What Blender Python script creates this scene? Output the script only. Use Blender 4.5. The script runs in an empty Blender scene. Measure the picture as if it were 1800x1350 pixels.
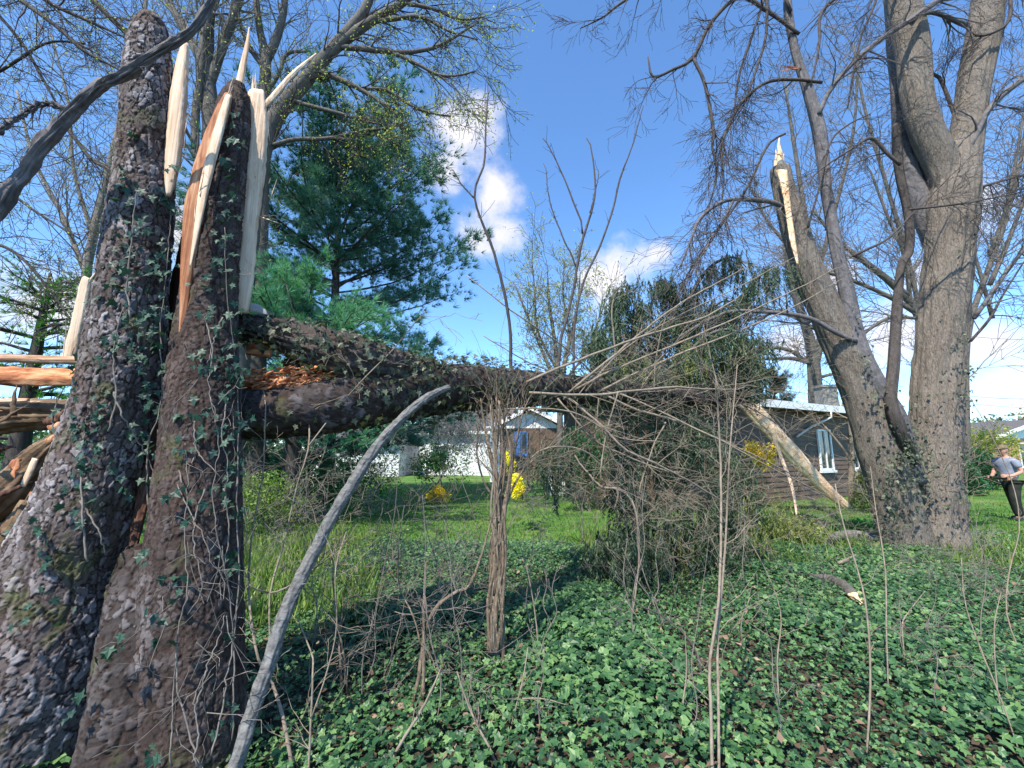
import bpy, math, random
import numpy as np
from mathutils import Vector, noise as mn
R = math.radians
random.seed(7); rng = np.random.default_rng(7)
C = bpy.context.scene.collection
scene = bpy.context.scene

# ------------------------------------------------------------- camera, sky, sun, exposure
F = 750.0; PITCH = R(9.1); CAM = np.array((0.0, 0.0, 1.65))
cd = bpy.data.cameras.new('camera'); cam = bpy.data.objects.new('camera', cd); C.objects.link(cam)
cam.location = CAM; cam.rotation_euler = (R(90) + PITCH, 0, 0)
cd.lens = 36 * F / 1800; cd.sensor_width = 36; cd.clip_start = 0.05; cd.clip_end = 2000
scene.camera = cam
SUN_EL = R(54); SUN_AZ = R(211)          # azimuth clockwise from +Y (the view direction)
SDIR = Vector((math.sin(SUN_AZ) * math.cos(SUN_EL), math.cos(SUN_AZ) * math.cos(SUN_EL), math.sin(SUN_EL)))
sl = bpy.data.lights.new('sun', 'SUN'); sl.energy = 5.0; sl.angle = R(0.55); sl.color = (1.0, 0.93, 0.80)
so = bpy.data.objects.new('sun', sl); C.objects.link(so); so.rotation_euler = SDIR.to_track_quat('Z', 'Y').to_euler()
scene.view_settings.view_transform = 'Standard'; scene.view_settings.look = 'None'
scene.view_settings.exposure = 0.72; scene.view_settings.gamma = 1.0

_c, _s = math.cos(PITCH), math.sin(PITCH)
def ray(px, py):
    x = (px - 900) / F; y = (675 - py) / F
    return np.array((x, _c - y * _s, _s + y * _c))
def P(px, py, Y):
    d = ray(px, py); return CAM + d * (Y / d[1])
def G(px, py, z=0.0):
    d = ray(px, py); return CAM + d * ((z - CAM[2]) / d[2])
def GY(px, py): return G(px, py)[1]
def depth(px, py, Y): return Y / ray(px, py)[1]

world = bpy.data.worlds.new('World'); scene.world = world; world.use_nodes = True
wn = world.node_tree; wn.nodes.clear(); WN = wn.nodes.new; WL = wn.links.new
wo = WN('ShaderNodeOutputWorld'); bg = WN('ShaderNodeBackground'); bg.inputs['Strength'].default_value = 0.128
sky = WN('ShaderNodeTexSky'); sky.sky_type = 'NISHITA'; sky.sun_disc = False
sky.sun_elevation = SUN_EL; sky.sun_rotation = SUN_AZ; sky.ozone_density = 2.2; sky.air_density = 0.9; sky.dust_density = 0.05; sky.altitude = 900
tc = WN('ShaderNodeTexCoord')
def wm(op, a, b=None, c=None, clamp=False):
    n = WN('ShaderNodeMath'); n.operation = op; n.use_clamp = clamp
    for i, v in enumerate((a, b, c)):
        if v is None: continue
        if isinstance(v, (int, float)): n.inputs[i].default_value = v
        else: WL(v, n.inputs[i])
    return n.outputs[0]
# cumulus clouds at fixed compass directions in the sky
blobs = [(800, 240, .10), (772, 290, .075), (845, 200, .075), (875, 335, .075), (835, 425, .085), (880, 415, .07), (1120, 462, .10), (1085, 485, .08), (1050, 500, .10), (1150, 450, .07),
         (1560, 610, .12), (1745, 600, .10), (1500, 640, .08), (1390, 610, .09), (1790, 680, .10), (1470, 480, .05), (1640, 480, .06), (120, 540, .16), (330, 420, .12), (1690, 380, .08)]
acc = None
for px, py, r in blobs:
    d = Vector(ray(px, py)).normalized()
    v = WN('ShaderNodeVectorMath'); v.operation = 'DISTANCE'; WL(tc.outputs['Generated'], v.inputs[0]); v.inputs[1].default_value = d
    q = wm('SUBTRACT', 1.0, wm('DIVIDE', v.outputs['Value'], r), clamp=True)
    acc = q if acc is None else wm('MAXIMUM', acc, q)
nz = WN('ShaderNodeTexNoise'); nz.inputs['Scale'].default_value = 7.5; nz.inputs['Detail'].default_value = 9; nz.inputs['Roughness'].default_value = 0.62
WL(tc.outputs['Generated'], nz.inputs['Vector'])
den = wm('ADD', acc, wm('MULTIPLY', wm('SUBTRACT', nz.outputs['Fac'], 0.5), 2.3))
mr = WN('ShaderNodeMapRange'); mr.interpolation_type = 'SMOOTHSTEP'; WL(den, mr.inputs['Value'])
mr.inputs['From Min'].default_value = 0.22; mr.inputs['From Max'].default_value = 1.05
msk = wm('MULTIPLY', mr.outputs[0], wm('GREATER_THAN', acc, 0.001))
msk = wm('MULTIPLY', msk, wm('MINIMUM', wm('MULTIPLY', acc, 5.0), 1.0))
gm = WN('ShaderNodeMix'); gm.data_type = 'RGBA'; gm.blend_type = 'MULTIPLY'; gm.inputs['Factor'].default_value = 1.0
WL(sky.outputs[0], gm.inputs['A']); gm.inputs['B'].default_value = (1.12, 1.50, 1.76, 1)
cm = WN('ShaderNodeMix'); cm.data_type = 'RGBA'; WL(wm('MULTIPLY', msk, 0.93), cm.inputs['Factor']); WL(gm.outputs['Result'], cm.inputs['A'])
cm.inputs['B'].default_value = (5.4, 5.2, 5.4, 1)
WL(cm.outputs['Result'], bg.inputs['Color']); WL(bg.outputs[0], wo.inputs[0])

# ------------------------------------------------------------- materials
MATS = {}
class NT:
    def __init__(s, name):
        s.m = bpy.data.materials.new(name); s.m.use_nodes = True; s.t = s.m.node_tree; s.t.nodes.clear()
        s.out = s.n('ShaderNodeOutputMaterial'); MATS[name] = s.m
    def n(s, k, **kw):
        x = s.t.nodes.new(k)
        for a, b in kw.items(): setattr(x, a, b)
        return x
    def l(s, a, b): s.t.links.new(a, b)
    def noise(s, vec, scale, detail=4, rough=.55, dist=0):
        x = s.n('ShaderNodeTexNoise'); x.inputs['Scale'].default_value = scale; x.inputs['Detail'].default_value = detail
        x.inputs['Roughness'].default_value = rough; x.inputs['Distortion'].default_value = dist
        if vec is not None: s.l(vec, x.inputs['Vector'])
        return x.outputs['Fac']
    def ramp(s, fac, stops):
        x = s.n('ShaderNodeValToRGB'); s.l(fac, x.inputs[0]); e = x.color_ramp.elements
        e[0].position, e[0].color = stops[0][0], (*stops[0][1], 1)
        e[1].position, e[1].color = stops[-1][0], (*stops[-1][1], 1)
        for p, c in stops[1:-1]:
            q = e.new(p); q.color = (*c, 1)
        return x.outputs[0]
    def mix(s, f, a, b, blend='MIX'):
        x = s.n('ShaderNodeMix', data_type='RGBA', blend_type=blend)
        for k, v in (('Factor', f), ('A', a), ('B', b)):
            if isinstance(v, (int, float)): x.inputs[k].default_value = v
            elif isinstance(v, tuple): x.inputs[k].default_value = (*v, 1)
            else: s.l(v, x.inputs[k])
        return x.outputs['Result']
    def map(s, vec, scale, rot=(0, 0, 0)):
        x = s.n('ShaderNodeMapping'); s.l(vec, x.inputs[0]); x.inputs['Scale'].default_value = scale; x.inputs['Rotation'].default_value = rot
        return x.outputs[0]
    def obj(s): return s.n('ShaderNodeTexCoord').outputs['Object']
    def math(s, op, a, b=0.0):
        x = s.n('ShaderNodeMath', operation=op)
        for i, v in enumerate((a, b)):
            if isinstance(v, (int, float)): x.inputs[i].default_value = v
            else: s.l(v, x.inputs[i])
        return x.outputs[0]
    def finish(s, col, rough=.85, bump=None, bs=.5, bd=.01, spec=.3, trans=0.0, transcol=None):
        b = s.n('ShaderNodeBsdfPrincipled'); b.inputs['Roughness'].default_value = rough; b.inputs['Specular IOR Level'].default_value = spec
        if isinstance(col, tuple): b.inputs['Base Color'].default_value = (*col, 1)
        else: s.l(col, b.inputs['Base Color'])
        if bump is not None:
            x = s.n('ShaderNodeBump'); x.inputs['Strength'].default_value = bs; x.inputs['Distance'].default_value = bd
            s.l(bump, x.inputs['Height']); s.l(x.outputs[0], b.inputs['Normal'])
        o = b.outputs[0]
        if trans:
            t = s.n('ShaderNodeBsdfTranslucent')
            if isinstance(col, tuple): t.inputs[0].default_value = (*col, 1)
            else: s.l(s.mix(1.0, col, (1.3, 1.5, .6), 'MULTIPLY'), t.inputs[0])
            mx = s.n('ShaderNodeMixShader'); mx.inputs[0].default_value = trans; s.l(o, mx.inputs[1]); s.l(t.outputs[0], mx.inputs[2]); o = mx.outputs[0]
        s.l(o, s.out.inputs['Surface']); return s.m

def bark(name, stops, scale=(9, 9, 1.8), sc=1.0, bs=.8, bd=.02, moss=None, rough=.9):
    t = NT(name); o = t.obj(); v = t.map(o, scale)
    n1 = t.noise(v, 2.2 * sc, 6, .65, .6); n2 = t.noise(o, 30 * sc, 5, .6); n3 = t.noise(o, 1.7 * sc, 3)
    h = t.math('ADD', n1, t.math('MULTIPLY', n2, .35))
    c = t.ramp(t.math('ADD', t.math('MULTIPLY', n1, .75), t.math('MULTIPLY', n2, .3)), stops)
    c = t.mix(t.math('MULTIPLY', t.math('SUBTRACT', n3, .35), .9), c, stops[-1][1])
    if moss:
        c = t.mix(t.ramp(t.noise(o, 2.6, 5, .6), [(.52, (0, 0, 0)), (.68, (1, 1, 1))]), c, moss)
    return t.finish(c, rough, h, bs, bd, .2)
bark('maple_bark', [(.34, (.035, .028, .023)), (.50, (.145, .12, .098)), (.70, (.29, .25, .21))], (22, 22, 4.0), 1.2, 1.0, .025)
bark('grey_bark', [(.32, (.03, .027, .025)), (.5, (.09, .08, .072)), (.75, (.19, .175, .155))], (7, 7, 3), 1.4, .6, .01)
bark('dark_bark', [(.30, (.018, .015, .014)), (.5, (.05, .042, .038)), (.75, (.11, .095, .085))], (8, 8, 2.5), 1.4, .6, .01)
bark('fallen_bark', [(.30, (.012, .009, .008)), (.5, (.055, .042, .036)), (.75, (.16, .13, .115))], (3, 9, 9), 1.4, 1.0, .02)
bark('twig_tan', [(.30, (.09, .07, .05)), (.5, (.20, .16, .12)), (.75, (.36, .30, .23))], (12, 12, 4), 1.5, .3, .004)
bark('twig_grey', [(.30, (.065, .055, .048)), (.5, (.15, .13, .11)), (.75, (.28, .25, .22))], (12, 12, 4), 1.5, .3, .004)
bark('twig_dark', [(.30, (.028, .023, .021)), (.5, (.065, .053, .049)), (.75, (.13, .11, .10))], (12, 12, 4), 1.5, .3, .004)
bark('pole_bark', [(.34, (.035, .034, .032)), (.46, (.10, .098, .094)), (.66, (.215, .21, .20))], (9, 9, 20), 1.0, .8, .008)
bark('shaggy_bark', [(.36, (.035, .026, .019)), (.50, (.16, .12, .085)), (.72, (.36, .285, .21))], (26, 26, 1.6), 1.0, 1.0, .02)
bark('limb_bark', [(.30, (.035, .032, .034)), (.5, (.10, .092, .095)), (.75, (.23, .21, .21))], (7, 7, 5), 1.0, .6, .008)
def wood(name, stops, scale=(45, 45, 1.3), bs=.7):
    t = NT(name); o = t.obj(); v = t.map(o, scale)
    n1 = t.noise(v, 1.0, 5, .6, .2); n2 = t.noise(o, 3.2, 4, .6)
    c = t.ramp(t.math('ADD', t.math('MULTIPLY', n1, .7), t.math('MULTIPLY', n2, .3)), stops)
    return t.finish(c, .75, n1, bs, .012, .3)
wood('fresh_wood', [(.32, (.36, .20, .12)), (.48, (.62, .44, .30)), (.68, (.80, .66, .52))])
wood('pale_wood', [(.34, (.40, .20, .10)), (.46, (.80, .52, .30)), (.68, (.92, .72, .50))], (7, 7, 9), .25)
wood('orange_wood', [(.32, (.14, .04, .018)), (.46, (.46, .17, .07)), (.64, (.76, .42, .22))], (6, 30, 30))
wood('rust_wood', [(.32, (.10, .03, .015)), (.48, (.33, .12, .05)), (.68, (.62, .38, .22))])
wood('dark_heart', [(.32, (.02, .008, .005)), (.48, (.075, .03, .018)), (.68, (.22, .11, .06))])
wood('plank_wood', [(.34, (.15, .06, .03)), (.48, (.44, .25, .14)), (.66, (.76, .58, .43))], (2, 34, 34))
wood('rotten_wood', [(.32, (.03, .018, .01)), (.48, (.13, .08, .045)), (.68, (.30, .21, .13))], (5, 12, 12))

def spruce(name, k, brown):
  t = NT(name); o = t.obj()
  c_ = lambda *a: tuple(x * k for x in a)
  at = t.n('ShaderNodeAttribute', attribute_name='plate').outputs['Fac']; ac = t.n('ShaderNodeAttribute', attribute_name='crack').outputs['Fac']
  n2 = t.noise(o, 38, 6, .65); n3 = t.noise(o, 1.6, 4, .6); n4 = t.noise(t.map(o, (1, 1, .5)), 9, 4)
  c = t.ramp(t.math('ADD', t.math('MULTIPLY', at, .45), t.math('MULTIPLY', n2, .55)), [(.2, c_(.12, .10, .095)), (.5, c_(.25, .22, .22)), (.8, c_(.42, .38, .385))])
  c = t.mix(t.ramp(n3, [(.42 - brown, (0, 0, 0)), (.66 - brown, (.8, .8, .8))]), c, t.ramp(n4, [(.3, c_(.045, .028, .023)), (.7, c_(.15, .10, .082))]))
  c = t.mix(t.ramp(ac, [(.02, (1, 1, 1)), (.16, (0, 0, 0))]), c, (.028, .017, .013))
  c = t.mix(t.math('MULTIPLY', t.ramp(t.noise(o, 3.1, 5, .65), [(.58, (0, 0, 0)), (.68, (1, 1, 1))]), .45), c, (.10, .12, .035))
  t.finish(c, .88, n2, .8, .008, .2)
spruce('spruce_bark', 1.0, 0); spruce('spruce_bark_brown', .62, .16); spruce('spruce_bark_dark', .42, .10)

def leaf(name, stops, rough=.45, trans=.25, spec=.4):
    t = NT(name); g = t.n('ShaderNodeNewGeometry').outputs['Random Per Island']
    n = t.noise(t.obj(), .9, 3); f = t.math('ADD', t.math('MULTIPLY', g, .72), t.math('MULTIPLY', n, .28))
    return t.finish(t.ramp(f, stops), rough, None, spec=spec, trans=trans)
leaf('ivy_leaf', [(.08, (.010, .034, .016)), (.35, (.032, .095, .038)), (.65, (.078, .178, .064)), (.86, (.155, .275, .095)), (.96, (.32, .33, .10))], .46, .22, .4)
leaf('ivy_climb', [(.1, (.008, .035, .026)), (.5, (.020, .065, .040)), (.85, (.055, .11, .075)), (.96, (.14, .18, .12))], .5, .2, .35)
leaf('ivy_dusty', [(.1, (.02, .035, .02)), (.5, (.07, .085, .05)), (.85, (.17, .19, .12)), (.95, (.30, .30, .20))], .5, .2, .4)
leaf('grass_blade', [(.1, (.04, .11, .018)), (.5, (.085, .20, .030)), (.9, (.19, .31, .06))], .5, .35)
leaf('weed', [(.1, (.05, .12, .02)), (.5, (.14, .24, .045)), (.9, (.32, .38, .11))], .5, .35)
leaf('litter', [(.1, (.05, .03, .02)), (.5, (.14, .09, .055)), (.9, (.34, .25, .17))], .8, .1)
leaf('pine_needle', [(.1, (.025, .09, .08)), (.5, (.07, .20, .17)), (.9, (.17, .36, .29))], .5, .2)
leaf('pine_sunlit', [(.1, (.04, .15, .10)), (.5, (.11, .32, .19)), (.9, (.24, .48, .30))], .5, .3)  # lighter needle green, carrying the sun on the lower boughs in its colour
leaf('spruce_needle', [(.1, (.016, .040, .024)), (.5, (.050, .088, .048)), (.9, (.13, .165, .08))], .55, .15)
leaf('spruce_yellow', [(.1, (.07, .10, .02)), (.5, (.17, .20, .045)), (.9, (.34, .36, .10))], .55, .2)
leaf('spring_leaf', [(.1, (.16, .21, .045)), (.5, (.30, .35, .10)), (.9, (.48, .48, .20))], .5, .45)
leaf('shrub_leaf', [(.1, (.025, .12, .018)), (.5, (.06, .25, .035)), (.9, (.15, .40, .07))], .45, .3)
leaf('bush_dark', [(.1, (.010, .05, .018)), (.5, (.025, .10, .035)), (.9, (.06, .17, .06))], .45, .2)
leaf('bush_gold', [(.1, (.16, .20, .025)), (.5, (.36, .36, .05)), (.9, (.60, .55, .10))], .5, .3)
leaf('forsythia_bloom', [(.1, (.60, .38, .01)), (.5, (.85, .60, .015)), (.9, (.92, .74, .05))], .5, .3)
leaf('forsythia_lemon', [(.1, (.75, .60, .01)), (.5, (.92, .82, .02)), (.9, (.95, .90, .08))], .5, .3)
leaf('magnolia_bloom', [(.1, (.45, .28, .32)), (.5, (.70, .52, .55)), (.9, (.88, .78, .80))], .6, .3)
leaf('hedge_far', [(.1, (.07, .08, .045)), (.5, (.17, .18, .10)), (.9, (.32, .31, .20))], .6, .3)

def plain(name, col, rough=.6, var=.15, scale=8, spec=.4, bumpd=0.0):
    t = NT(name); n = t.noise(t.obj(), scale, 5, .6)
    a = tuple(x * (1 - var) for x in col); b = tuple(min(1, x * (1 + var)) for x in col)
    return t.finish(t.ramp(n, [(.3, a), (.7, b)]), rough, n if bumpd else None, .5, bumpd or .01, spec)
plain('siding_brown', (.115, .075, .052), .7, .25, 3); plain('white_paint', (.74, .74, .74), .5, .06); plain('white_siding', (.70, .71, .74), .6, .08)
plain('roof_grey', (.11, .10, .098), .9, .3, 14); plain('soffit', (.10, .08, .065), .8); plain('brick_tan', (.42, .25, .15), .9, .3, 20)
plain('brick_red', (.22, .095, .06), .9, .35, 12); plain('chimney', (.26, .24, .22), .9, .25, 10); plain('blue_paint', (.06, .16, .42), .5, .1)
plain('skin', (.50, .27, .19), .55, .08); plain('shirt', (.23, .26, .33), .85, .12, 12, .2, .01); plain('trousers', (.028, .030, .026), .9, .35, 9, .2)
plain('cap', (.20, .14, .085), .9, .4, 30); plain('shoe', (.04, .035, .03), .7); plain('black_plastic', (.012, .012, .013), .35); plain('hair', (.05, .032, .02), .8)
plain('stone', (.28, .27, .26), .95, .3, 6, .2, .02); plain('metal_white', (.62, .62, .60), .45, .05); plain('cable', (.02, .02, .02), .6)
plain('dark_room', (.02, .02, .022), .5, .2)
t = NT('glass'); t.finish((.03, .04, .055), .06, spec=.8)

t = NT('ground'); o = t.obj()
sx = t.n('ShaderNodeSeparateXYZ'); t.l(o, sx.inputs[0])
n = t.noise(o, .9, 5, .6); n2 = t.noise(o, 14, 6, .7); n3 = t.noise(o, .35, 4, .55)
lawn = t.ramp(t.math('ADD', t.math('MULTIPLY', n, .6), t.math('MULTIPLY', n2, .4)), [(.3, (.04, .095, .02)), (.52, (.085, .18, .035)), (.75, (.18, .25, .07))])
lawn = t.mix(t.ramp(n3, [(.5, (0, 0, 0)), (.75, (.7, .7, .7))]), lawn, (.20, .20, .07))
soil = t.ramp(n2, [(.3, (.016, .014, .010)), (.55, (.055, .045, .032)), (.8, (.14, .115, .08))])
edge = t.math('ADD', sx.outputs['Y'], t.math('MULTIPLY', t.math('SUBTRACT', n, .5), 2.2))
mk = t.n('ShaderNodeMapRange'); t.l(edge, mk.inputs[0]); mk.inputs[1].default_value = 7.6; mk.inputs[2].default_value = 8.3
t.finish(t.mix(mk.outputs[0], soil, lawn), .95, n2, .6, .04, .15)

# ------------------------------------------------------------- mesh helpers
class MB:
    def __init__(s): s.v = []; s.q = []; s.t = []; s.n = 0; s.attr = {}
    def add(s, v, q=None, t=None):
        v = np.asarray(v, dtype=np.float64).reshape(-1, 3)
        if q is not None and len(q): s.q.append(np.asarray(q, dtype=np.int64).reshape(-1, 4) + s.n)
        if t is not None and len(t): s.t.append(np.asarray(t, dtype=np.int64).reshape(-1, 3) + s.n)
        s.v.append(v); s.n += len(v)
def build(name, mb, mat, parent=None, smooth=True, origin=None, attrs=None):
    me = bpy.data.meshes.new(name); v = np.concatenate(mb.v)
    org = np.zeros(3)
    if parent is not None: org = np.array(parent.location)
    elif origin is not None: org = np.array(origin, dtype=float)
    v = v - org
    q = np.concatenate(mb.q) if mb.q else np.zeros((0, 4), int); t = np.concatenate(mb.t) if mb.t else np.zeros((0, 3), int)
    me.vertices.add(len(v)); me.vertices.foreach_set('co', v.astype(np.float32).ravel())
    loops = np.concatenate((q.ravel(), t.ravel())).astype(np.int32)
    me.loops.add(len(loops)); me.loops.foreach_set('vertex_index', loops)
    nf = len(q) + len(t); me.polygons.add(nf)
    st = np.concatenate((np.arange(len(q)) * 4, len(q) * 4 + np.arange(len(t)) * 3)).astype(np.int32)
    me.polygons.foreach_set('loop_start', st)
    me.update(calc_edges=True)
    me.polygons.foreach_set('use_smooth', np.full(nf, smooth))
    if attrs:
        for k, a in attrs.items():
            x = me.attributes.new(k, 'FLOAT', 'POINT'); x.data.foreach_set('value', np.asarray(a, dtype=np.float32))
    me.validate(); me.materials.append(MATS[mat] if isinstance(mat, str) else mat)
    ob = bpy.data.objects.new(name, me); C.objects.link(ob)
    if parent is not None: ob.parent = parent
    else: ob.location = org
    return ob
def tag(o, label=None, cat=None, group=None, kind=None):
    if label: o['label'] = label
    if cat: o['category'] = cat
    if group: o['group'] = group
    if kind: o['kind'] = kind
    return o
def thing(name, label, cat, loc=(0, 0, 0), group=None):
    o = bpy.data.objects.new(name, None); C.objects.link(o); o.location = tuple(float(x) for x in loc); o.empty_display_size = .1
    return tag(o, label, cat, group)

def spline(pts, n):
    """Catmull-Rom resampling of rows [x,y,z,r]"""
    p = np.asarray(pts, float)
    if len(p) == 2: return np.linspace(p[0], p[1], n)
    q = np.vstack((2 * p[0] - p[1], p, 2 * p[-1] - p[-2]))
    seg = np.linalg.norm(np.diff(p[:, :3], axis=0), axis=1); cum = np.concatenate(([0], np.cumsum(seg))); T = np.linspace(0, cum[-1], n)
    i = np.clip(np.searchsorted(cum, T, 'right') - 1, 0, len(p) - 2); u = ((T - cum[i]) / np.maximum(seg[i], 1e-9))[:, None]
    a, b, c, d = q[i], q[i + 1], q[i + 2], q[i + 3]
    o = .5 * ((2 * b) + (-a + c) * u + (2 * a - 5 * b + 4 * c - d) * u ** 2 + (-a + 3 * b - 3 * c + d) * u ** 3)
    lo = np.minimum(b[:, 3], c[:, 3]); hi = np.maximum(b[:, 3], c[:, 3]); o[:, 3] = np.clip(o[:, 3], lo, hi)
    return o
def frames(p, ref=None):
    T = np.gradient(p, axis=0); T /= np.maximum(np.linalg.norm(T, axis=1, keepdims=True), 1e-9)
    if ref is None:
        m = np.abs(T.mean(0)); ref = np.eye(3)[int(np.argmin(m))]
    N = np.cross(T, ref); N /= np.maximum(np.linalg.norm(N, axis=1, keepdims=True), 1e-9)
    return T, N, np.cross(T, N)
_qc = {}
def tquads(n, s):
    if (n, s) not in _qc:
        i = np.arange(n - 1)[:, None] * s; j = np.arange(s)[None, :]; k = (j + 1) % s
        _qc[(n, s)] = np.stack((i + j, i + k, i + s + k, i + s + j), -1).reshape(-1, 4)
    return _qc[(n, s)]
def tube(mb, pr, sides=6, ref=None, flat=1.0, cap=True, wob=0.0, disp=None):
    p = pr[:, :3]; r = pr[:, 3]; n = len(p); T, N, B = frames(p, ref)
    a = np.arange(sides) * (2 * math.pi / sides)
    rr = np.repeat(r[:, None], sides, 1)
    if wob: rr = rr * (1 + rng.uniform(-wob, wob, (n, sides)))
    if disp is not None: rr = rr + disp(n, sides)
    v = p[:, None, :] + (np.cos(a)[None, :] * rr)[..., None] * N[:, None, :] + (np.sin(a)[None, :] * rr * flat)[..., None] * B[:, None, :]
    v = v.reshape(-1, 3); q = tquads(n, sides); tr = None
    if cap:
        v = np.vstack((v, p[:1], p[-1:])); j = np.arange(sides); k = (j + 1) % sides; b = (n - 1) * sides
        tr = np.vstack((np.stack((k, j, np.full(sides, n * sides)), -1), np.stack((b + j, b + k, np.full(sides, n * sides + 1)), -1)))
    mb.add(v, q, tr)
def limb(pts, n=None):
    """pixel polyline (px,py,Y,rpx) -> world rows"""
    w = []
    for px, py, Y, r in pts:
        w.append((*P(px, py, Y), r * depth(px, py, Y) / F / math.sqrt(1 + ((px - 900) / F) ** 2)))
    w = np.array(w)
    if n is None: n = max(4, int(len(pts) * 4))
    return spline(w, n)

class Grow:
    def __init__(s, mb, levels=3, kids=(5, 5, 4), lr=.55, ang=(25, 60), droop=0.0, wig=.18, seg=(7, 5, 4, 3), sides=(6, 4, 3, 3), rr=.5, tips=None, minr=.003, up=0.0):
        s.__dict__.update(locals()); s.tips = tips if tips is not None else []
    def go(s, p, d, L, r, lev):
        n = s.seg[min(lev, len(s.seg) - 1)]; d = d.normalized(); st = L / n; pts = [(p.x, p.y, p.z, r)]; q = p.copy(); dirs = [d.copy()]
        for i in range(n):
            d = d + Vector((random.gauss(0, s.wig), random.gauss(0, s.wig), random.gauss(0, s.wig) - s.droop * (i / n) + s.up)); d.normalize()
            q = q + d * st; pts.append((q.x, q.y, q.z, max(s.minr, r * (1 - .8 * (i + 1) / n)))); dirs.append(d.copy())
        tube(s.mb, np.array(pts), s.sides[min(lev, len(s.sides) - 1)], cap=False)
        if lev >= s.levels: s.tips.append((pts, dirs)); return
        for k in range(s.kids[min(lev, len(s.kids) - 1)]):
            u = random.uniform(.2, 1) * n; i = min(n - 1, int(u)); f = u - i
            a = pts[i]; b = pts[i + 1]; o = Vector([a[j] + (b[j] - a[j]) * f for j in range(3)])
            s.go(o, s.turn(dirs[i]), L * s.lr * random.uniform(.6, 1.25), max(s.minr, (a[3] + (b[3] - a[3]) * f) * s.rr), lev + 1)
    def turn(s, d):
        a = R(random.uniform(*s.ang)); e = Vector((random.gauss(0, 1), random.gauss(0, 1), random.gauss(0, 1)))
        e = (e - d * e.dot(d)).normalized(); return d * math.cos(a) + e * math.sin(a)
    def along(s, pr, k, L, lev=1, t0=.2, bias=None, rmax=.02):
        """spawn k side shoots along a drawn limb"""
        T = np.gradient(pr[:, :3], axis=0)
        for _ in range(k):
            i = random.randint(int(t0 * len(pr)), len(pr) - 1); d = Vector(T[i]).normalized(); e = s.turn(d)
            if bias is not None: e = (e + Vector(bias)).normalized()
            s.go(Vector(pr[i, :3]), e, L * random.uniform(.5, 1.2), max(s.minr, min(rmax, pr[i, 3] * .45)), lev)

def scatter(mb, tv, tf, pos, ax, ay, az, sc):
    """place template (k,3) verts / (m,3) tris at pos with basis ax,ay,az"""
    N = len(pos); k = len(tv); sc = np.broadcast_to(sc, (N,))
    v = pos[:, None, :] + sc[:, None, None] * (tv[None, :, 0:1] * ax[:, None, :] + tv[None, :, 1:2] * ay[:, None, :] + tv[None, :, 2:3] * az[:, None, :])
    t = (np.arange(N) * k)[:, None, None] + tf[None]
    mb.add(v.reshape(-1, 3), None, t.reshape(-1, 3))
def nrm(a): return a / np.maximum(np.linalg.norm(a, axis=-1, keepdims=True), 1e-9)
def basis(nor, spin=True):
    nor = nrm(nor); r = rng.normal(size=nor.shape); x = nrm(np.cross(nor, r)); return x, np.cross(nor, x), nor
IVY_V = np.array([(0, 0, 0), (0, -.18, 0), (.32, -.30, .03), (.30, -.02, .05), (.58, .12, .02), (.24, .28, .05), (0, .80, -.04), (-.24, .28, .05), (-.58, .12, .02), (-.30, -.02, .05), (-.32, -.30, .03)])
IVY_F = np.array([(0, i, i + 1) for i in range(1, 10)] + [(0, 10, 1)])
LEAF_V = np.array([(0, 0, 0), (.28, .4, .06), (0, 1, 0), (-.28, .4, .06)]); LEAF_F = np.array([(0, 1, 2), (0, 2, 3)])
BLADE_V = np.array([(-.06, 0, 0), (.06, 0, 0), (.0, .25, 1)]); BLADE_F = np.array([(0, 1, 2)])
def tuft(n, w, spread, seed, length=1.0, fwd=1.0):
    g = np.random.default_rng(seed); V = []; T = []
    for i in range(n):
        d = np.array([g.normal(0, spread), fwd, g.normal(0, spread)]); d /= np.linalg.norm(d); d *= length * g.uniform(.6, 1)
        s = nrm(np.cross(d, g.normal(size=3))) * w; k = len(V); V += [-s, s, d]; T.append((k, k + 1, k + 2))
    return np.array(V), np.array(T)
def strand(n, w, L, seed):  # n needles of half width w
    """hanging spruce branchlet: short needles down a drooping twig (along -z)"""
    g = np.random.default_rng(seed); V = []; T = []
    for i in range(n):
        u = i / n; b = np.array([.12 * math.sin(u * 2), 0, -u]); a = g.uniform(0, 6.28)
        d = np.array([math.cos(a) * .11, math.sin(a) * .11, -.13]) * g.uniform(.7, 1.3) * (1.15 - .5 * u)
        s = nrm(np.cross(d, g.normal(size=3))) * w; k = len(V); V += [b - s, b + s, b + d]; T.append((k, k + 1, k + 2))
    return np.array(V) * L, np.array(T)
def box(mb, o, a, b, c):
    o, a, b, c = (np.array(x, float) for x in (o, a, b, c))
    v = [o, o + a, o + a + b, o + b, o + c, o + a + c, o + a + b + c, o + b + c]
    q = [(0, 3, 2, 1), (4, 5, 6, 7), (0, 1, 5, 4), (1, 2, 6, 5), (2, 3, 7, 6), (3, 0, 4, 7)]
    mb.add(v, q)
def spike(mb, p0, p1, r, flat=.4, sides=5, n=8, wob=.12):
    """long tapering splinter from p0 to p1"""
    p0 = np.array(p0); p1 = np.array(p1); u = np.linspace(0, 1, n)[:, None]
    pts = p0 + (p1 - p0) * u + rng.normal(0, r * .12, (n, 3)) * (u > 0); rr = r * (1 - u[:, 0] ** 1.6 * .97)
    tube(mb, np.hstack((pts, rr[:, None])), sides, flat=flat, wob=wob)
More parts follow.
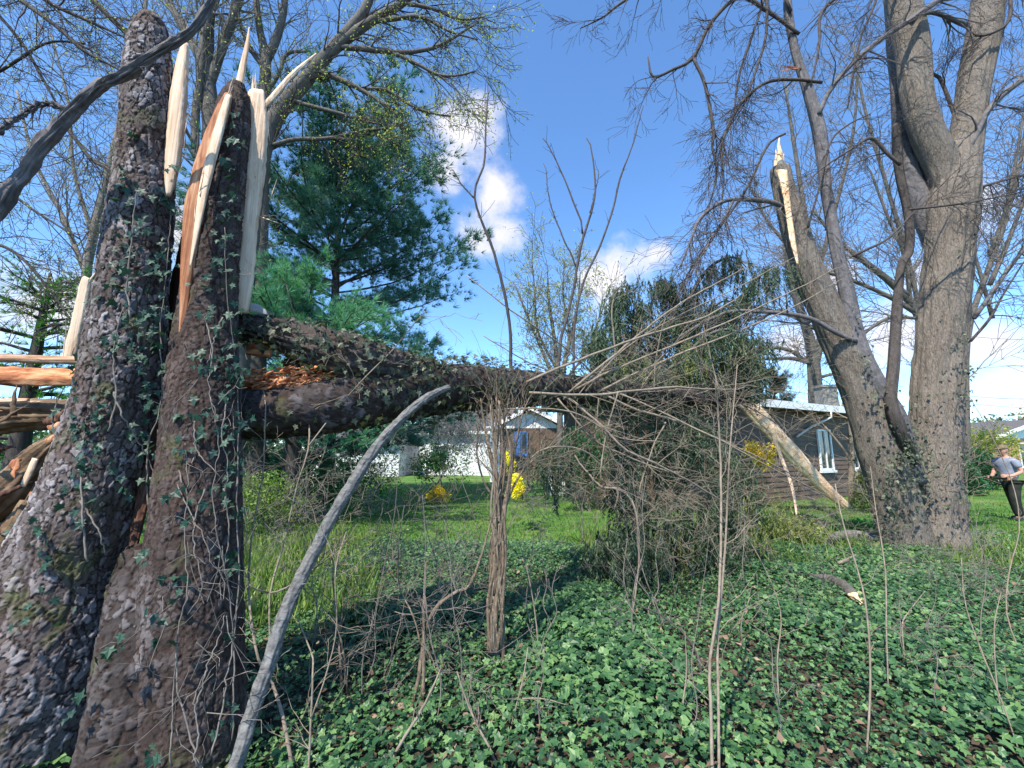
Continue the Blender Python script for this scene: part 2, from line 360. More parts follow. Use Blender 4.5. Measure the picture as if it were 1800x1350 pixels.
def plank(mb, rows, thick=.3, n=40, sides=22, rough=.12, ref=(0, 1, 0)):
    """split board: flattened section with fibrous ridges"""
    pr = limb(rows, n); g = rng.uniform(-1, 1, sides)
    def disp(nn, ss):
        base = np.repeat(pr[:, 3:4], ss, 1)
        lat = np.repeat(g[None, :], nn, 0)
        z = np.cumsum(rng.normal(0, .12, (nn, ss)), 0); z -= z.mean(0)
        return base * rough * (lat + .6 * z + rng.uniform(-.3, .3, (nn, ss)))
    tube(mb, pr, sides, ref=np.array(ref, float), flat=thick, disp=disp); return pr
def gh(x, y): return .07 * mn.noise(Vector((x * .7, y * .7, 3.1))) + .02 * mn.noise(Vector((x * 3, y * 3, 1.1)))
# ============================================================= SETTING
def ground():
    xs = np.concatenate((-np.geomspace(400, 12.2, 26), np.arange(-12, 12.01, .12), np.geomspace(12.2, 400, 26)))
    ys = np.concatenate((-np.geomspace(60, 1.2, 10), np.arange(-1, 13, .12), np.geomspace(13.2, 600, 40)))
    X, Y = np.meshgrid(xs, ys); Z = np.zeros_like(X)
    for i in range(X.shape[0]):
        for j in range(X.shape[1]):
            if abs(X[i, j]) < 40 and -3 < Y[i, j] < 40: Z[i, j] = gh(X[i, j], Y[i, j])
    mb = MB(); nx = len(xs); i = np.arange(len(ys) - 1)[:, None] * nx; j = np.arange(nx - 1)[None]
    mb.add(np.stack((X, Y, Z), -1), np.stack((i + j, i + j + 1, i + nx + j + 1, i + nx + j), -1).reshape(-1, 4))
    tag(build('ground', mb, 'ground'), kind='structure')
ground()
def edge_y(x, y): return 8.0 + .9 * mn.noise(Vector((x * .5, y * .2, 9))) + (.5 if x > 6 else 0)
def ivy():
    n = 150000; y = np.sqrt(rng.uniform(1.7 ** 2, 9.0 ** 2, n)); y = rng.uniform(0, 1, n) ** .62 * 7.3 + 1.75; x = rng.uniform(-1.3, 1.36, n) * y
    keep = []; z = np.zeros(n); sc = np.zeros(n)
    for i in range(n):
        e = edge_y(x[i], y[i]); c = mn.noise(Vector((x[i] * .8, y[i] * .8, 5)))
        if y[i] > e or (x[i] < -2.6 and y[i] > 6) : continue
        if mn.noise(Vector((x[i] * 1.7, y[i] * 1.7, 2))) > .52 and random.random() < .6: continue
        keep.append(i); z[i] = gh(x[i], y[i]) + .03 + .10 * max(0, c + .35) + random.uniform(0, .07)
        sc[i] = min(.080, random.lognormvariate(math.log(.044), .33)) * (.85 + .45 * c)
    k = np.array(keep); x, y, z, sc = x[k], y[k], z[k], sc[k]; n = len(k)
    nor = rng.normal(size=(n, 3)) * .36 + np.array((-.10, -.22, 1.0)); az = nrm(nor)
    d = rng.normal(size=(n, 3)); d[:, 1] -= .5; ax = nrm(np.cross(d, az)); ay = np.cross(az, ax)
    mb = MB(); pp = np.stack((x, y, z), -1); h_ = n // 2
    R_V = IVY_V * np.array((1.0, .92, 1)); R_V[[3, 9]] *= 1.5; R_V[[5, 7]] *= 1.35; R_V[6, 1] = .62
    scatter(mb, IVY_V, IVY_F, pp[:h_], ax[:h_], ay[:h_], az[:h_], sc[:h_]); scatter(mb, R_V, IVY_F, pp[h_:], ax[h_:], ay[h_:], az[h_:], sc[h_:] * .92)
    tag(build('ivy_ground_cover', mb, 'ivy_leaf', smooth=False), 'dense dark green ivy leaves covering the foreground ground', 'ivy', kind='stuff')
    n = 5200; y = rng.uniform(1.9, 9.2, n); x = rng.uniform(-1.3, 1.35, n) * y
    z = np.array([gh(a, b) + random.uniform(.02, .15) for a, b in zip(x, y)])
    ax, ay, az = basis(rng.normal(size=(n, 3)) * .4 + np.array((0, 0, 1.)))
    mb = MB(); scatter(mb, LEAF_V, LEAF_F, np.stack((x, y, z), -1), ax, ay, az, rng.uniform(.03, .075, n))
    tag(build('leaf_litter', mb, 'litter', smooth=False), 'dry brown fallen leaves and bark flakes scattered among the ivy', 'leaf litter', kind='stuff')
ivy()
def grass():
    n = 90000; y = 7.3 + rng.uniform(0, 1, n) ** 1.4 * 15; x = rng.uniform(-1.25, 1.35, n) * y
    ok = np.array([b > edge_y(a, b) - .5 * random.random() for a, b in zip(x, y)]); x, y = x[ok], y[ok]; n = len(x)
    z = np.array([gh(a, b) for a, b in zip(x, y)]); pos = np.stack((x, y, z), -1)
    az = nrm(rng.normal(size=(n, 3)) * .35 + np.array((0, 0, 1.))); ax = nrm(np.cross(az, rng.normal(size=(n, 3)))); ay = np.cross(az, ax)
    mb = MB(); scatter(mb, BLADE_V * np.array((2.0, 1, 1)), BLADE_F, pos, ax, ay, az, rng.uniform(.04, .095, n))
    tag(build('lawn_grass', mb, 'grass_blade', smooth=False), 'bright green mown lawn grass beyond the ivy', 'grass', kind='stuff')
    # weedy edge, left middle and at the maple's foot
    P_ = []
    for _ in range(15000):
        a = random.random()
        if a < .55: yy = random.uniform(4.2, 9); xx = random.uniform(-.64, -.30) * yy
        elif a < .8: yy = random.uniform(6.3, 8.5); xx = random.uniform(.9, 1.3) * yy
        else: yy = random.uniform(6.5, 9); xx = random.uniform(.15, .85) * yy
        P_.append((xx, yy, gh(xx, yy)))
    pos = np.array(P_); n = len(pos)
    az = nrm(rng.normal(size=(n, 3)) * .5 + np.array((0, 0, 1.))); ax = nrm(np.cross(az, rng.normal(size=(n, 3)))); ay = np.cross(az, ax)
    mb = MB(); scatter(mb, BLADE_V, BLADE_F, pos, ax, ay, az, rng.uniform(.08, .34, n))
    tag(build('tall_weeds', mb, 'weed', smooth=False), 'pale green weeds and dry stalks along the edge of the ivy', 'weeds', kind='stuff')
grass()

# ============================================================= SPLIT SPRUCE STUMP
def bark_trunk(name, rows, parent, sides, n, cell=.050, amp=.012, flare=None, seed=0.0, mat='spruce_bark'):
    pr = limb(rows, n)
    T, N, B = frames(pr[:, :3], np.array((0, 1., 0)))
    a = np.arange(sides) * (2 * math.pi / sides); plate = np.zeros(n * sides); crack = np.zeros(n * sides)
    V = np.zeros((n * sides, 3)); k = 0
    for i in range(n):
        p = pr[i, :3]; r0 = pr[i, 3]
        for j in range(sides):
            d = math.cos(a[j]) * N[i] + math.sin(a[j]) * B[i]
            r = r0 * (1 + .07 * mn.noise(Vector((d[0] * 1.3, d[1] * 1.3, p[2] * .5 + seed))))
            if flare: r *= 1 + flare(p[2], a[j])
            w = p + d * r
            wv = Vector(w); wp = Vector(mn.noise_vector(wv * 13)) * .034 + Vector(mn.noise_vector(wv * 34)) * .014 + Vector(mn.noise_vector(wv * 90)) * .004
            q = wv + wp; q = Vector((q.x / cell, q.y / cell, q.z / (cell * 1.6)))
            ds, ps = mn.voronoi(q, distance_metric='DISTANCE', exponent=2.5); e = ds[1] - ds[0]
            h = mn.cell(ps[0] * 3.7 + Vector((seed, 0, 0)))
            s = min(1.0, e / .10); s = s * s * (3 - 2 * s)
            lift = (q - ps[0]).z * .35                                   # each scale peels up at one edge
            rg = abs(mn.noise(Vector((wv.x * 9, wv.y * 9, wv.z * 2.2)))); loc = amp * ((.45 + .45 * h) * s + lift * s * .8 - .35) - .010 * max(0, .10 - rg) / .10 * (amp / .014) + .004 * mn.noise(wv * 55)
            e = min(e, rg * 1.6 + .05)
            V[k] = w + d * loc; plate[k] = h; crack[k] = e; k += 1
    mb = MB(); mb.add(V, tquads(n, sides))
    o = build(name, mb, mat, parent, attrs={'plate': plate, 'crack': crack})
    return o, pr
ST = P(240, 1700, 2.6); ST[2] = 0
stump = thing('split_spruce_stump', 'tall split spruce stump with two shattered scaly trunks, standing close at the left', 'tree stump', ST)
YA = 2.62
rowsA = [(-6, 1440, YA, 280), (20, 1350, YA, 250), (75, 1150, YA, 190), (118, 1000, YA, 128), (155, 900, YA, 104), (180, 800, YA, 88), (207, 700, YA, 80), (222, 600, YA, 76), (232, 500, YA, 67),
         (243, 400, YA, 64), (254, 300, YA, 55), (259, 200, YA - .03, 49), (261, 120, YA - .05, 44), (264, 70, YA - .06, 36), (266, 40, YA - .06, 26), (264, 26, YA - .06, 12)]
rowsB = [(314, 1440, 2.55, 146), (320, 1350, 2.55, 128), (328, 1200, 2.56, 112), (335, 1050, 2.58, 100), (345, 900, 2.6, 86), (352, 800, 2.62, 77), (358, 700, 2.64, 70), (362, 600, 2.66, 60), (372, 500, 2.68, 51), (382, 400, 2.7, 48), (395, 300, 2.72, 44),
         (408, 230, 2.73, 37), (414, 180, 2.74, 29), (418, 150, 2.74, 15)]
SMALL = False
_, prA = bark_trunk('left_trunk', rowsA, stump, 400, 800, .034, .012)
_.name = 'scaly_trunk'
_, prB = bark_trunk('brown_trunk', rowsB, stump, 290, 720, .036, .008, seed=4, mat='spruce_bark_brown')  # bark browner and darker than on the left trunk
def spl(name, mat, rows, thick=.35, tips=6, th=None, n=44, sides=24, rough=.14, parent=stump):
    mb = MB(); pr = plank(mb, rows, thick, n, sides, rough)
    e = pr[-1]; T = nrm(pr[-1, :3] - pr[-3, :3])
    for _ in range(tips):
        o = rng.normal(0, e[3] * .4, 3); o[1] *= .3; s = pr[-6, :3] + o
        spike(mb, s, s + T * random.uniform(.10, .34), e[3] * .28 + .004)
    for _ in range(tips * 4):                                      # loose fibres lifting off the split faces
        i = random.randint(1, n - 8); s = pr[i, :3] + rng.normal(0, pr[i, 3] * .7, 3) * np.array((1, .4, .3)); L = random.uniform(.05, .22); k = min(n - 2, i + 6); T = nrm(pr[k, :3] - pr[i, :3])
        spike(mb, s, s + nrm(T + rng.normal(0, .13, 3)) * L, random.uniform(.0025, .006), .5, 4, 5)
    return build(name, mb, mat, parent)
# fresh splintered wood slabs standing up out of the two trunks
spl('wood_splinter', 'fresh_wood', [(296, 345, 2.60, 5), (300, 310, 2.60, 15), (306, 250, 2.60, 20), (312, 180, 2.60, 20), (320, 110, 2.60, 14), (325, 76, 2.60, 7)], .5, 4)
spl('wood_splinter', 'rust_wood', [(288, 330, 2.62, 11), (289, 240, 2.62, 14), (291, 150, 2.62, 13), (294, 92, 2.62, 7)], .5, 4)
spl('wood_splinter', 'rust_wood', [(314, 620, 2.50, 2), (322, 560, 2.50, 7), (332, 450, 2.52, 14), (346, 350, 2.54, 19), (366, 270, 2.57, 17), (390, 200, 2.60, 13), (402, 166, 2.62, 7)], .7, 3)
spl('wood_splinter', 'fresh_wood', [(334, 470, 2.44, 1.5), (343, 420, 2.45, 5), (362, 320, 2.49, 11), (382, 240, 2.53, 11), (402, 168, 2.57, 6)], .5, 2)
spl('wood_splinter', 'fresh_wood', [(417, 550, 2.80, 18), (426, 470, 2.80, 21), (433, 380, 2.80, 23), (442, 290, 2.80, 25), (448, 215, 2.80, 22), (450, 160, 2.80, 14)], .45, 8, rough=.2)
spl('wood_splinter', 'fresh_wood', [(417, 165, 2.80, 9), (426, 120, 2.80, 7), (434, 80, 2.80, 4.5), (438, 48, 2.80, 1)], .4, 0)
spl('wood_splinter', 'fresh_wood', [(446, 205, 2.88, 5), (478, 172, 2.88, 6), (515, 130, 2.88, 5), (556, 94, 2.88, 1.5)], .5, 0)
spl('wood_splinter', 'fresh_wood', [(118, 640, 3.05, 15), (136, 570, 3.05, 14), (150, 500, 3.05, 12), (155, 488, 3.05, 10)], .5, 4)
# heartwood between the trunks, the gap's shade put into its dark colour
spl('heartwood', 'dark_heart', [(222, 1010, 2.50, 8), (248, 890, 2.66, 11), (270, 760, 2.74, 14), (292, 640, 2.80, 18), (318, 520, 2.84, 20), (334, 420, 2.84, 15)], .8, 2, rough=.3)
_, prC = bark_trunk('shadow_toned_base', [(212, 1440, 2.44, 124), (232, 1300, 2.42, 98), (240, 1120, 2.46, 70), (238, 1010, 2.52, 44), (240, 960, 2.56, 20)], stump, 120, 220, .05, .012, seed=9, mat='spruce_bark_dark')  # darkened bark stands in for the shadowed hollow at the stump foot
m = MB()
for a, b in (((452, 380), (500, 378)), ((450, 384), (510, 386)), ((448, 378), (490, 392))): spike(m, P(*a, 2.84), P(*b, 2.7), .006)
build('wood_fibre', m, 'fresh_wood', stump)

# shattered log lying behind the left trunk
log = thing('shattered_log', 'shattered spruce log with flat orange split face behind the stump at the left edge', 'log', P(-60, 760, 3.3) * np.array((1, 1, 0)))
spl('split_board', 'plank_wood', [(-260, 640, 3.0, 11), (-120, 634, 3.0, 11), (0, 630, 3.0, 11), (80, 632, 3.0, 10), (170, 634, 3.0, 9)], .6, 2, parent=log)
spl('split_board', 'orange_wood', [(-260, 668, 3.2, 22), (-120, 664, 3.2, 21), (0, 660, 3.2, 20), (80, 662, 3.2, 19), (180, 662, 3.2, 18)], .5, 6, parent=log, rough=.3)
spl('log_body', 'rotten_wood', [(-260, 770, 3.4, 52), (-120, 755, 3.4, 50), (0, 735, 3.4, 42), (80, 728, 3.4, 34), (170, 735, 3.4, 28)], .9, 5, sides=50, n=70, rough=.2, parent=log)
spl('split_board', 'plank_wood', [(-200, 716, 3.1, 9), (0, 706, 3.1, 8), (50, 704, 3.1, 6)], .6, 3, parent=log)
spl('root_mass', 'rotten_wood', [(-160, 930, 3.0, 70), (-60, 900, 3.0, 70), (10, 860, 3.05, 48), (70, 800, 3.1, 30), (100, 770, 3.1, 14)], .8, 4, sides=50, n=60, rough=.16, parent=log)
spl('root_mass', 'rotten_wood', [(-120, 1040, 2.9, 60), (-40, 1000, 2.9, 50), (20, 940, 2.95, 32), (50, 880, 3.0, 16)], .8, 4, sides=40, n=50, rough=.2, parent=log)
spl('bark_flake', 'fresh_wood', [(40, 855, 2.92, 7), (52, 830, 2.92, 9), (62, 806, 2.92, 8)], .4, 0, n=20, parent=log)

# ============================================================= FALLEN TRUNK
for k in range(26):
    a = P(random.uniform(-60, 105), random.uniform(690, 980), random.uniform(2.86, 3.15)); m = MB(); th = random.gauss(.2, .7); L = random.uniform(.12, .4); plank_ = np.array((math.cos(th) * L, random.uniform(-.08, .1), math.sin(th) * L)); spike(m, a, a + plank_, random.uniform(.012, .04), .45, 7, 9, .25); build('wood_shard', m, random.choice(('rotten_wood', 'rotten_wood', 'rust_wood', 'dark_heart', 'plank_wood')), log)
ft = thing('fallen_spruce', 'fallen ivy clad spruce trunk bridging from the broken stump into a heap of branches', 'fallen tree', P(760, 740, 3.7) * np.array((1, 1, 0)))
rowsF = [(405, 728, 2.95, 52), (480, 724, 2.98, 52), (560, 714, 3.05, 53), (640, 700, 3.2, 52), (720, 688, 3.5, 49), (800, 682, 3.9, 42), (880, 682, 4.4, 35), (960, 684, 4.9, 29), (1040, 686, 5.4, 23), (1120, 690, 5.9, 17), (1230, 698, 6.6, 12), (1330, 705, 7.2, 6)]
def furrow(amp, fu, fl, seed=0):
    def f(n, s):
        g = np.zeros((n, s))
        for i in range(n):
            for j in range(s):
                a = 2 * math.pi * j / s; x, y = math.cos(a), math.sin(a)
                g[i, j] = mn.turbulence(Vector((x * fu, y * fu, i * fl + seed)), 3, False) - .5
        return g * amp
    return f
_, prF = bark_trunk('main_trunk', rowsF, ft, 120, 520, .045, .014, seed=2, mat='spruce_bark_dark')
m = MB()
prU = plank(m, [(400, 570, 2.9, 18), (455, 580, 2.92, 23), (520, 598, 2.95, 31), (580, 618, 3.0, 37), (640, 640, 3.1, 38), (700, 655, 3.3, 34), (770, 666, 3.65, 24)], .6, 110, 60, .28); build('torn_bark_slab', m, 'fallen_bark', ft)
m = MB()
for _ in range(150):
    u = random.random(); px = 432 + u * 150; py = random.uniform(652, 688) + u * 2 - (6 if u > .3 else 0)
    if u > .55: py -= 16 * (u - .55)
    a = P(px, py, 2.86 + .12 * u + random.uniform(-.03, .05)); L = random.uniform(.03, .11); th = random.uniform(-.6, .9)
    b = a + np.array((math.cos(th) * L, random.uniform(-.06, .04), abs(math.sin(th)) * L * .7)); spike(m, a, b, random.uniform(.006, .020), .5, 5, 5, .3)
plank(m, [(430, 672, 2.93, 18), (490, 678, 2.96, 15), (550, 672, 3.0, 10), (590, 662, 3.04, 5)], .6, 50, 36, .4)
build('broken_wood_face', m, 'orange_wood', ft)
m = MB(); plank(m, [(500, 640, 3.14, 10), (550, 646, 3.16, 24), (620, 656, 3.22, 26), (690, 668, 3.4, 20)], .6, 60, 40, .4); build('rotten_core', m, 'dark_heart', ft)
for k, (y0, w) in enumerate(((604, 7), (612, 6), (620, 7))):
    m = MB(); plank(m, [(434, y0, 2.95, w * .6), (455, y0 - 1, 2.95, w), (476, y0 + 2, 2.95, w * .7)], .8, 14, 16, .3); build('broken_wood_chunk', m, 'orange_wood', ft)
for y0, x0, x1 in ((640, 560, 625), (648, 575, 612)):
    m = MB(); plank(m, [(x0, y0 - 10, 2.98, 3), ((x0 + x1) / 2, y0 - 4, 3.0, 6), (x1, y0 + 4, 3.05, 3)], .8, 14, 16, .4); build('broken_wood_chunk', m, 'orange_wood', ft)

def P_on(px, Y0=None):    # trunk rows -> world point at pixel x
    i = int(np.argmin(np.abs([900 + F * (p[0]) / (p[1] * _c + (p[2] - 1.65) * _s) - px for p in prF[:, :3]]))); return prF[i]
BR = [  # branches thrown up and sideways from the fallen trunk
    ('dark', [(898, 672, 4.5, 5), (893, 560, 4.4, 4.5), (870, 450, 4.3, 4), (833, 348, 4.2, 3.2), (850, 285, 4.2, 2.8), (852, 220, 4.2, 2.4), (857, 150, 4.2, 1.4)]),
    ('dark', [(833, 348, 4.2, 2.4), (812, 325, 4.2, 2), (795, 298, 4.2, 1.2)]),
    ('dark', [(980, 668, 5.0, 5), (987, 600, 5, 4.6), (1003, 530, 5, 4.2), (1013, 470, 5, 4), (1020, 426, 5, 3.8), (1037, 374, 5, 3), (1041, 322, 5, 2.6), (1031, 243, 5, 1.6)]),
    ('dark', [(1013, 470, 5, 2.6), (1000, 440, 5, 2.3), (976, 389, 5, 2), (961, 337, 5, 1.5), (955, 287, 5, 1)]),
    ('dark', [(1024, 410, 5, 2.6), (1017, 378, 5, 2.4), (980, 296, 5, 1.9), (954, 243, 5, 1.2)]),
    ('dark', [(1037, 374, 5, 2), (1046, 340, 5, 1.5), (1052, 300, 5, 1)]),
    ('dark', [(1009, 670, 5.05, 4), (1009, 600, 5.05, 3.8), (1017, 526, 5.05, 3.6), (1028, 489, 5.05, 3.4), (1050, 441, 5.05, 3.1), (1072, 381, 5.05, 2.8), (1087, 322, 5.05, 2.6), (1109, 263, 5.05, 2), (1131, 187, 5.05, 1.2)]),
    ('tan', [(925, 672, 4.3, 4.5), (1000, 640, 4.3, 4.3), (1090, 606, 4.4, 4), (1180, 575, 4.5, 3.6), (1240, 555, 4.6, 3.2), (1300, 520, 4.8, 2)]),
    ('tan', [(1000, 690, 4.7, 4), (1060, 640, 4.7, 4), (1130, 580, 4.8, 3.5), (1200, 530, 4.9, 3), (1260, 497, 5, 2.4), (1310, 470, 5, 1.4)]),
    ('tan', [(1010, 685, 4.8, 4), (1080, 650, 4.8, 3.6), (1150, 622, 4.9, 3.4), (1260, 578, 5, 3), (1390, 520, 5.3, 2.4), (1484, 468, 5.5, 1.3)]),
    ('tan', [(1050, 690, 5, 4), (1130, 650, 5, 4), (1250, 600, 5.1, 3.4), (1380, 545, 5.3, 2.4), (1480, 490, 5.6, 1.4)]),
    ('tan', [(1030, 688, 5, 3), (1090, 620, 5, 2.6), (1180, 560, 5, 2.3), (1300, 500, 5, 1.6), (1400, 450, 5.2, 1)]),
    ('tan', [(930, 690, 4.2, 4.5), (1050, 694, 4.2, 4.5), (1110, 688, 4.3, 4.2), (1180, 680, 4.5, 4), (1240, 682, 4.7, 3.4), (1310, 680, 5, 2.2)]),
    ('tan', [(1000, 700, 4.3, 4), (1060, 750, 4.2, 4), (1100, 790, 4.2, 4), (1160, 820, 4.3, 4), (1230, 855, 4.5, 3.5), (1330, 920, 4.8, 2)]),
    ('tan', [(1060, 692, 4.6, 4), (1110, 718, 4.6, 4.2), (1180, 738, 4.7, 4), (1280, 780, 4.9, 3.5), (1400, 840, 5.2, 2)]),
    ('tan', [(1090, 692, 4.6, 3), (1180, 730, 4.5, 3), (1260, 765, 4.4, 3), (1380, 830, 4.6, 2.4), (1480, 880, 4.8, 1.3)]),
    ('tan', [(980, 700, 4.4, 3), (1040, 770, 4.4, 3), (1100, 800, 4.5, 3), (1170, 830, 4.6, 2.4), (1200, 830, 4.6, 1.6)]),
    ('tan', [(1052, 700, 4.4, 2), (1048, 740, 4.4, 2), (1044, 775, 4.4, 1.4)]),
    ('tan', [(1086, 690, 4.2, 2.6), (1070, 760, 4.2, 2.4), (1060, 830, 4.2, 2.4), (1065, 850, 4.2, 2)]),
    ('tan', [(1170, 742, 4.6, 3), (1152, 780, 4.6, 2.6), (1130, 840, 4.6, 2), (1116, 890, 4.6, 1.4)]),
    ('tan', [(905, 830, 3.9, 2.6), (950, 795, 4, 2.6), (1000, 788, 4.1, 3), (1040, 800, 4.2, 2.4), (1060, 815, 4.3, 1.6)]),
    ('tan', [(880, 720, 4.0, 2.6), (950, 718, 4, 2.6), (1020, 730, 4.1, 2.6), (1090, 770, 4.2, 2.2), (1180, 780, 4.4, 1.2)]),
    ('tan', [(1010, 800, 4.3, 2.6), (1040, 840, 4.3, 3), (1060, 858, 4.3, 3.4), (1085, 864, 4.3, 4), (1088, 880, 4.3, 2.6), (1080, 900, 4.3, 1.6)]),
    ('tan', [(820, 485, 4.4, 1.6), (900, 545, 4.4, 2), (980, 600, 4.6, 2.4), (1050, 660, 4.9, 2.8)]),
    ('tan', [(850, 590, 4.4, 1.6), (920, 630, 4.5, 2), (1000, 665, 4.8, 2.4)]),
    ('tan', [(1085, 640, 5, 2.6), (1078, 560, 5, 2.2), (1083, 520, 5, 2), (1100, 505, 5, 1.2)]),
    ('tan', [(1265, 700, 4.9, 2), (1250, 630, 4.9, 2), (1236, 570, 4.9, 1.4)]),
    ('tan', [(1150, 685, 4.8, 2.2), (1157, 620, 4.8, 2), (1170, 560, 4.8, 1.2)]),
]
for kind, rows in BR:
    m = MB(); rows = [(a, b_, c_, r * (.56 if kind == 'tan' else .62)) for a, b_, c_, r in rows]; pr = limb(rows, len(rows) * 4); pr[1:-1, :3] += np.cumsum(rng.normal(0, .004, (len(pr) - 2, 3)), 0); tube(m, pr, 7, wob=.1)
    g = Grow(m, 3, (0, 3, 3, 0), .5, (25, 60), .02 if kind == 'tan' else -.02, .12, seg=(5, 5, 4, 3), minr=.0022)
    if kind == 'tan': g.along(pr, 5, .5, 2, .15, rmax=.005)
    else: g.kids = (0, 0, 0, 0); g.along(pr, 16, .05, 3, .2, rmax=.005); g.along(pr, 4, .22, 3, .3, rmax=.004)
    build('branch', m, 'twig_dark' if kind == 'dark' else 'twig_tan', ft)
# drooping dark needle foliage: spruce crown, arching over the fallen tip
ST_V, ST_F = strand(40, .019, 1.0, 5)
arcs = []
def arc(rows, k, l0, l1, side=.16):
    pr = limb(rows, 40); out = []
    for _ in range(k):
        i = random.randint(3, 39); p = pr[i, :3] + np.array((random.gauss(0, side), random.gauss(0, side * 1.6), random.gauss(0, side * .5))); out.append((*p, random.uniform(l0, l1)))
    return pr, out
TIPS = [
    [(1190, 690, 7.6, 4), (1200, 600, 7.6, 4), (1215, 520, 7.6, 4), (1250, 468, 7.6, 3), (1290, 452, 7.5, 2), (1312, 470, 7.4, 1)],
    [(1200, 600, 7.6, 3), (1180, 520, 7.5, 3), (1165, 492, 7.5, 2), (1150, 505, 7.4, 1)],
    [(1120, 690, 6.8, 4), (1090, 600, 6.8, 3), (1075, 540, 6.8, 3), (1085, 508, 6.8, 2), (1115, 502, 6.8, 1)],
    [(1130, 690, 6.9, 4), (1115, 600, 6.9, 3), (1120, 545, 6.9, 2), (1130, 530, 6.9, 1)],
    [(1200, 640, 7.6, 4), (1270, 560, 7.4, 3), (1330, 490, 7.3, 3), (1355, 470, 7.3, 2), (1368, 478, 7.3, 1)],
    [(1160, 700, 6.8, 4), (1220, 610, 6.7, 3), (1270, 580, 6.6, 3), (1320, 590, 6.6, 1)],
    [(1060, 700, 6.2, 4), (1060, 640, 6.2, 3), (1050, 590, 6.2, 2), (1045, 575, 6.2, 1)],
    [(1180, 700, 7.3, 4), (1200, 620, 7.3, 4), (1230, 560, 7.3, 3), (1270, 530, 7.3, 2), (1300, 535, 7.3, 1)],
    [(1250, 690, 7.2, 4), (1290, 630, 7.2, 3), (1325, 600, 7.2, 2), (1345, 610, 7.2, 1)],
    [(1150, 690, 7.2, 4), (1150, 620, 7.2, 3), (1160, 570, 7.2, 2), (1190, 560, 7.2, 1)],
]
fol = []
mt = MB()
for rows in TIPS:
    pr, o = arc(rows, 190, .22, .62, .10); tube(mt, pr, 6); fol += o
build('crown_branch', mt, 'grey_bark', ft)
def blob(cx, cy, Y, w, h, dy, k, l0=.25, l1=.6):
    for _ in range(int(k * 1.25)):
        while True:
            a, b, c = random.uniform(-1, 1), random.uniform(-1, 1), random.uniform(-1, 1)
            if a * a + b * b + c * c < 1: break
        yield (*P(cx + a * w, cy + b * h, Y + c * dy), random.uniform(l0, l1))
for a in [(1210, 645, 7.0, 90, 38, .6, 150), (1110, 655, 6.6, 70, 34, .6, 110), (1290, 645, 7.2, 60, 30, .6, 100), (1325, 650, 7.0, 30, 20, .4, 50),
          (1170, 765, 6.6, 115, 65, .7, 300), (1105, 860, 6.1, 35, 80, .4, 100), (1190, 900, 6.2, 95, 50, .6, 120), (1285, 850, 6.6, 55, 75, .6, 120), (970, 800, 6.0, 46, 36, .5, 60),
          (1100, 960, 5.7, 85, 38, .5, 170), (1240, 960, 6.2, 90, 30, .5, 60)]: fol += list(blob(*a))
def hang(name, lst, mat, parent, wf=1.0):
    f = np.array(lst); n = len(f); az = nrm(rng.normal(size=(n, 3)) * .16 + np.array((0, 0, 1.))); ax = nrm(np.cross(az, rng.normal(size=(n, 3)))); ay = np.cross(az, ax)
    mb = MB(); scatter(mb, ST_V, ST_F, f[:, :3], ax, ay, az, f[:, 3]); return build(name, mb, mat, parent, smooth=False)
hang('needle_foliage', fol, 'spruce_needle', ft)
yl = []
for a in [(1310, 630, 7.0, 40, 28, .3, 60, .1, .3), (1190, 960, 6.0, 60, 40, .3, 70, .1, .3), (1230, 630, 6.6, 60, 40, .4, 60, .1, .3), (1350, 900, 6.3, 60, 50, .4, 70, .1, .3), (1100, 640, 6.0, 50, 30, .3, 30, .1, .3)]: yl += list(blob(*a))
# thin arching boughs sprung from the tip of the trunk
for _ in range(30):
    q = prF[random.randint(int(.42 * len(prF)), int(.93 * len(prF)))]; m = MB(); up = random.random() < .45
    g = Grow(m, 3, (0, 4, 2, 0), .5, (20, 55), .10 if up else .04, .10, seg=(9, 9, 5, 4), sides=(5, 5, 3, 3), minr=.0016)
    g.go(Vector(q[:3]) + Vector((0, -q[3] * .5, 0)), Vector((random.uniform(.1, 1), random.uniform(-.7, .3), random.uniform(.1, 1.0) if up else random.uniform(-.9, .15))), random.uniform(.8, 1.9), random.uniform(.005, .011), 1); build('branch', m, random.choice(('twig_tan', 'twig_grey', 'twig_dark')), ft)
hang('sunlit_tint_foliage', yl, 'spruce_yellow', ft)  # sunlight on these boughs is put into a yellower needle colour

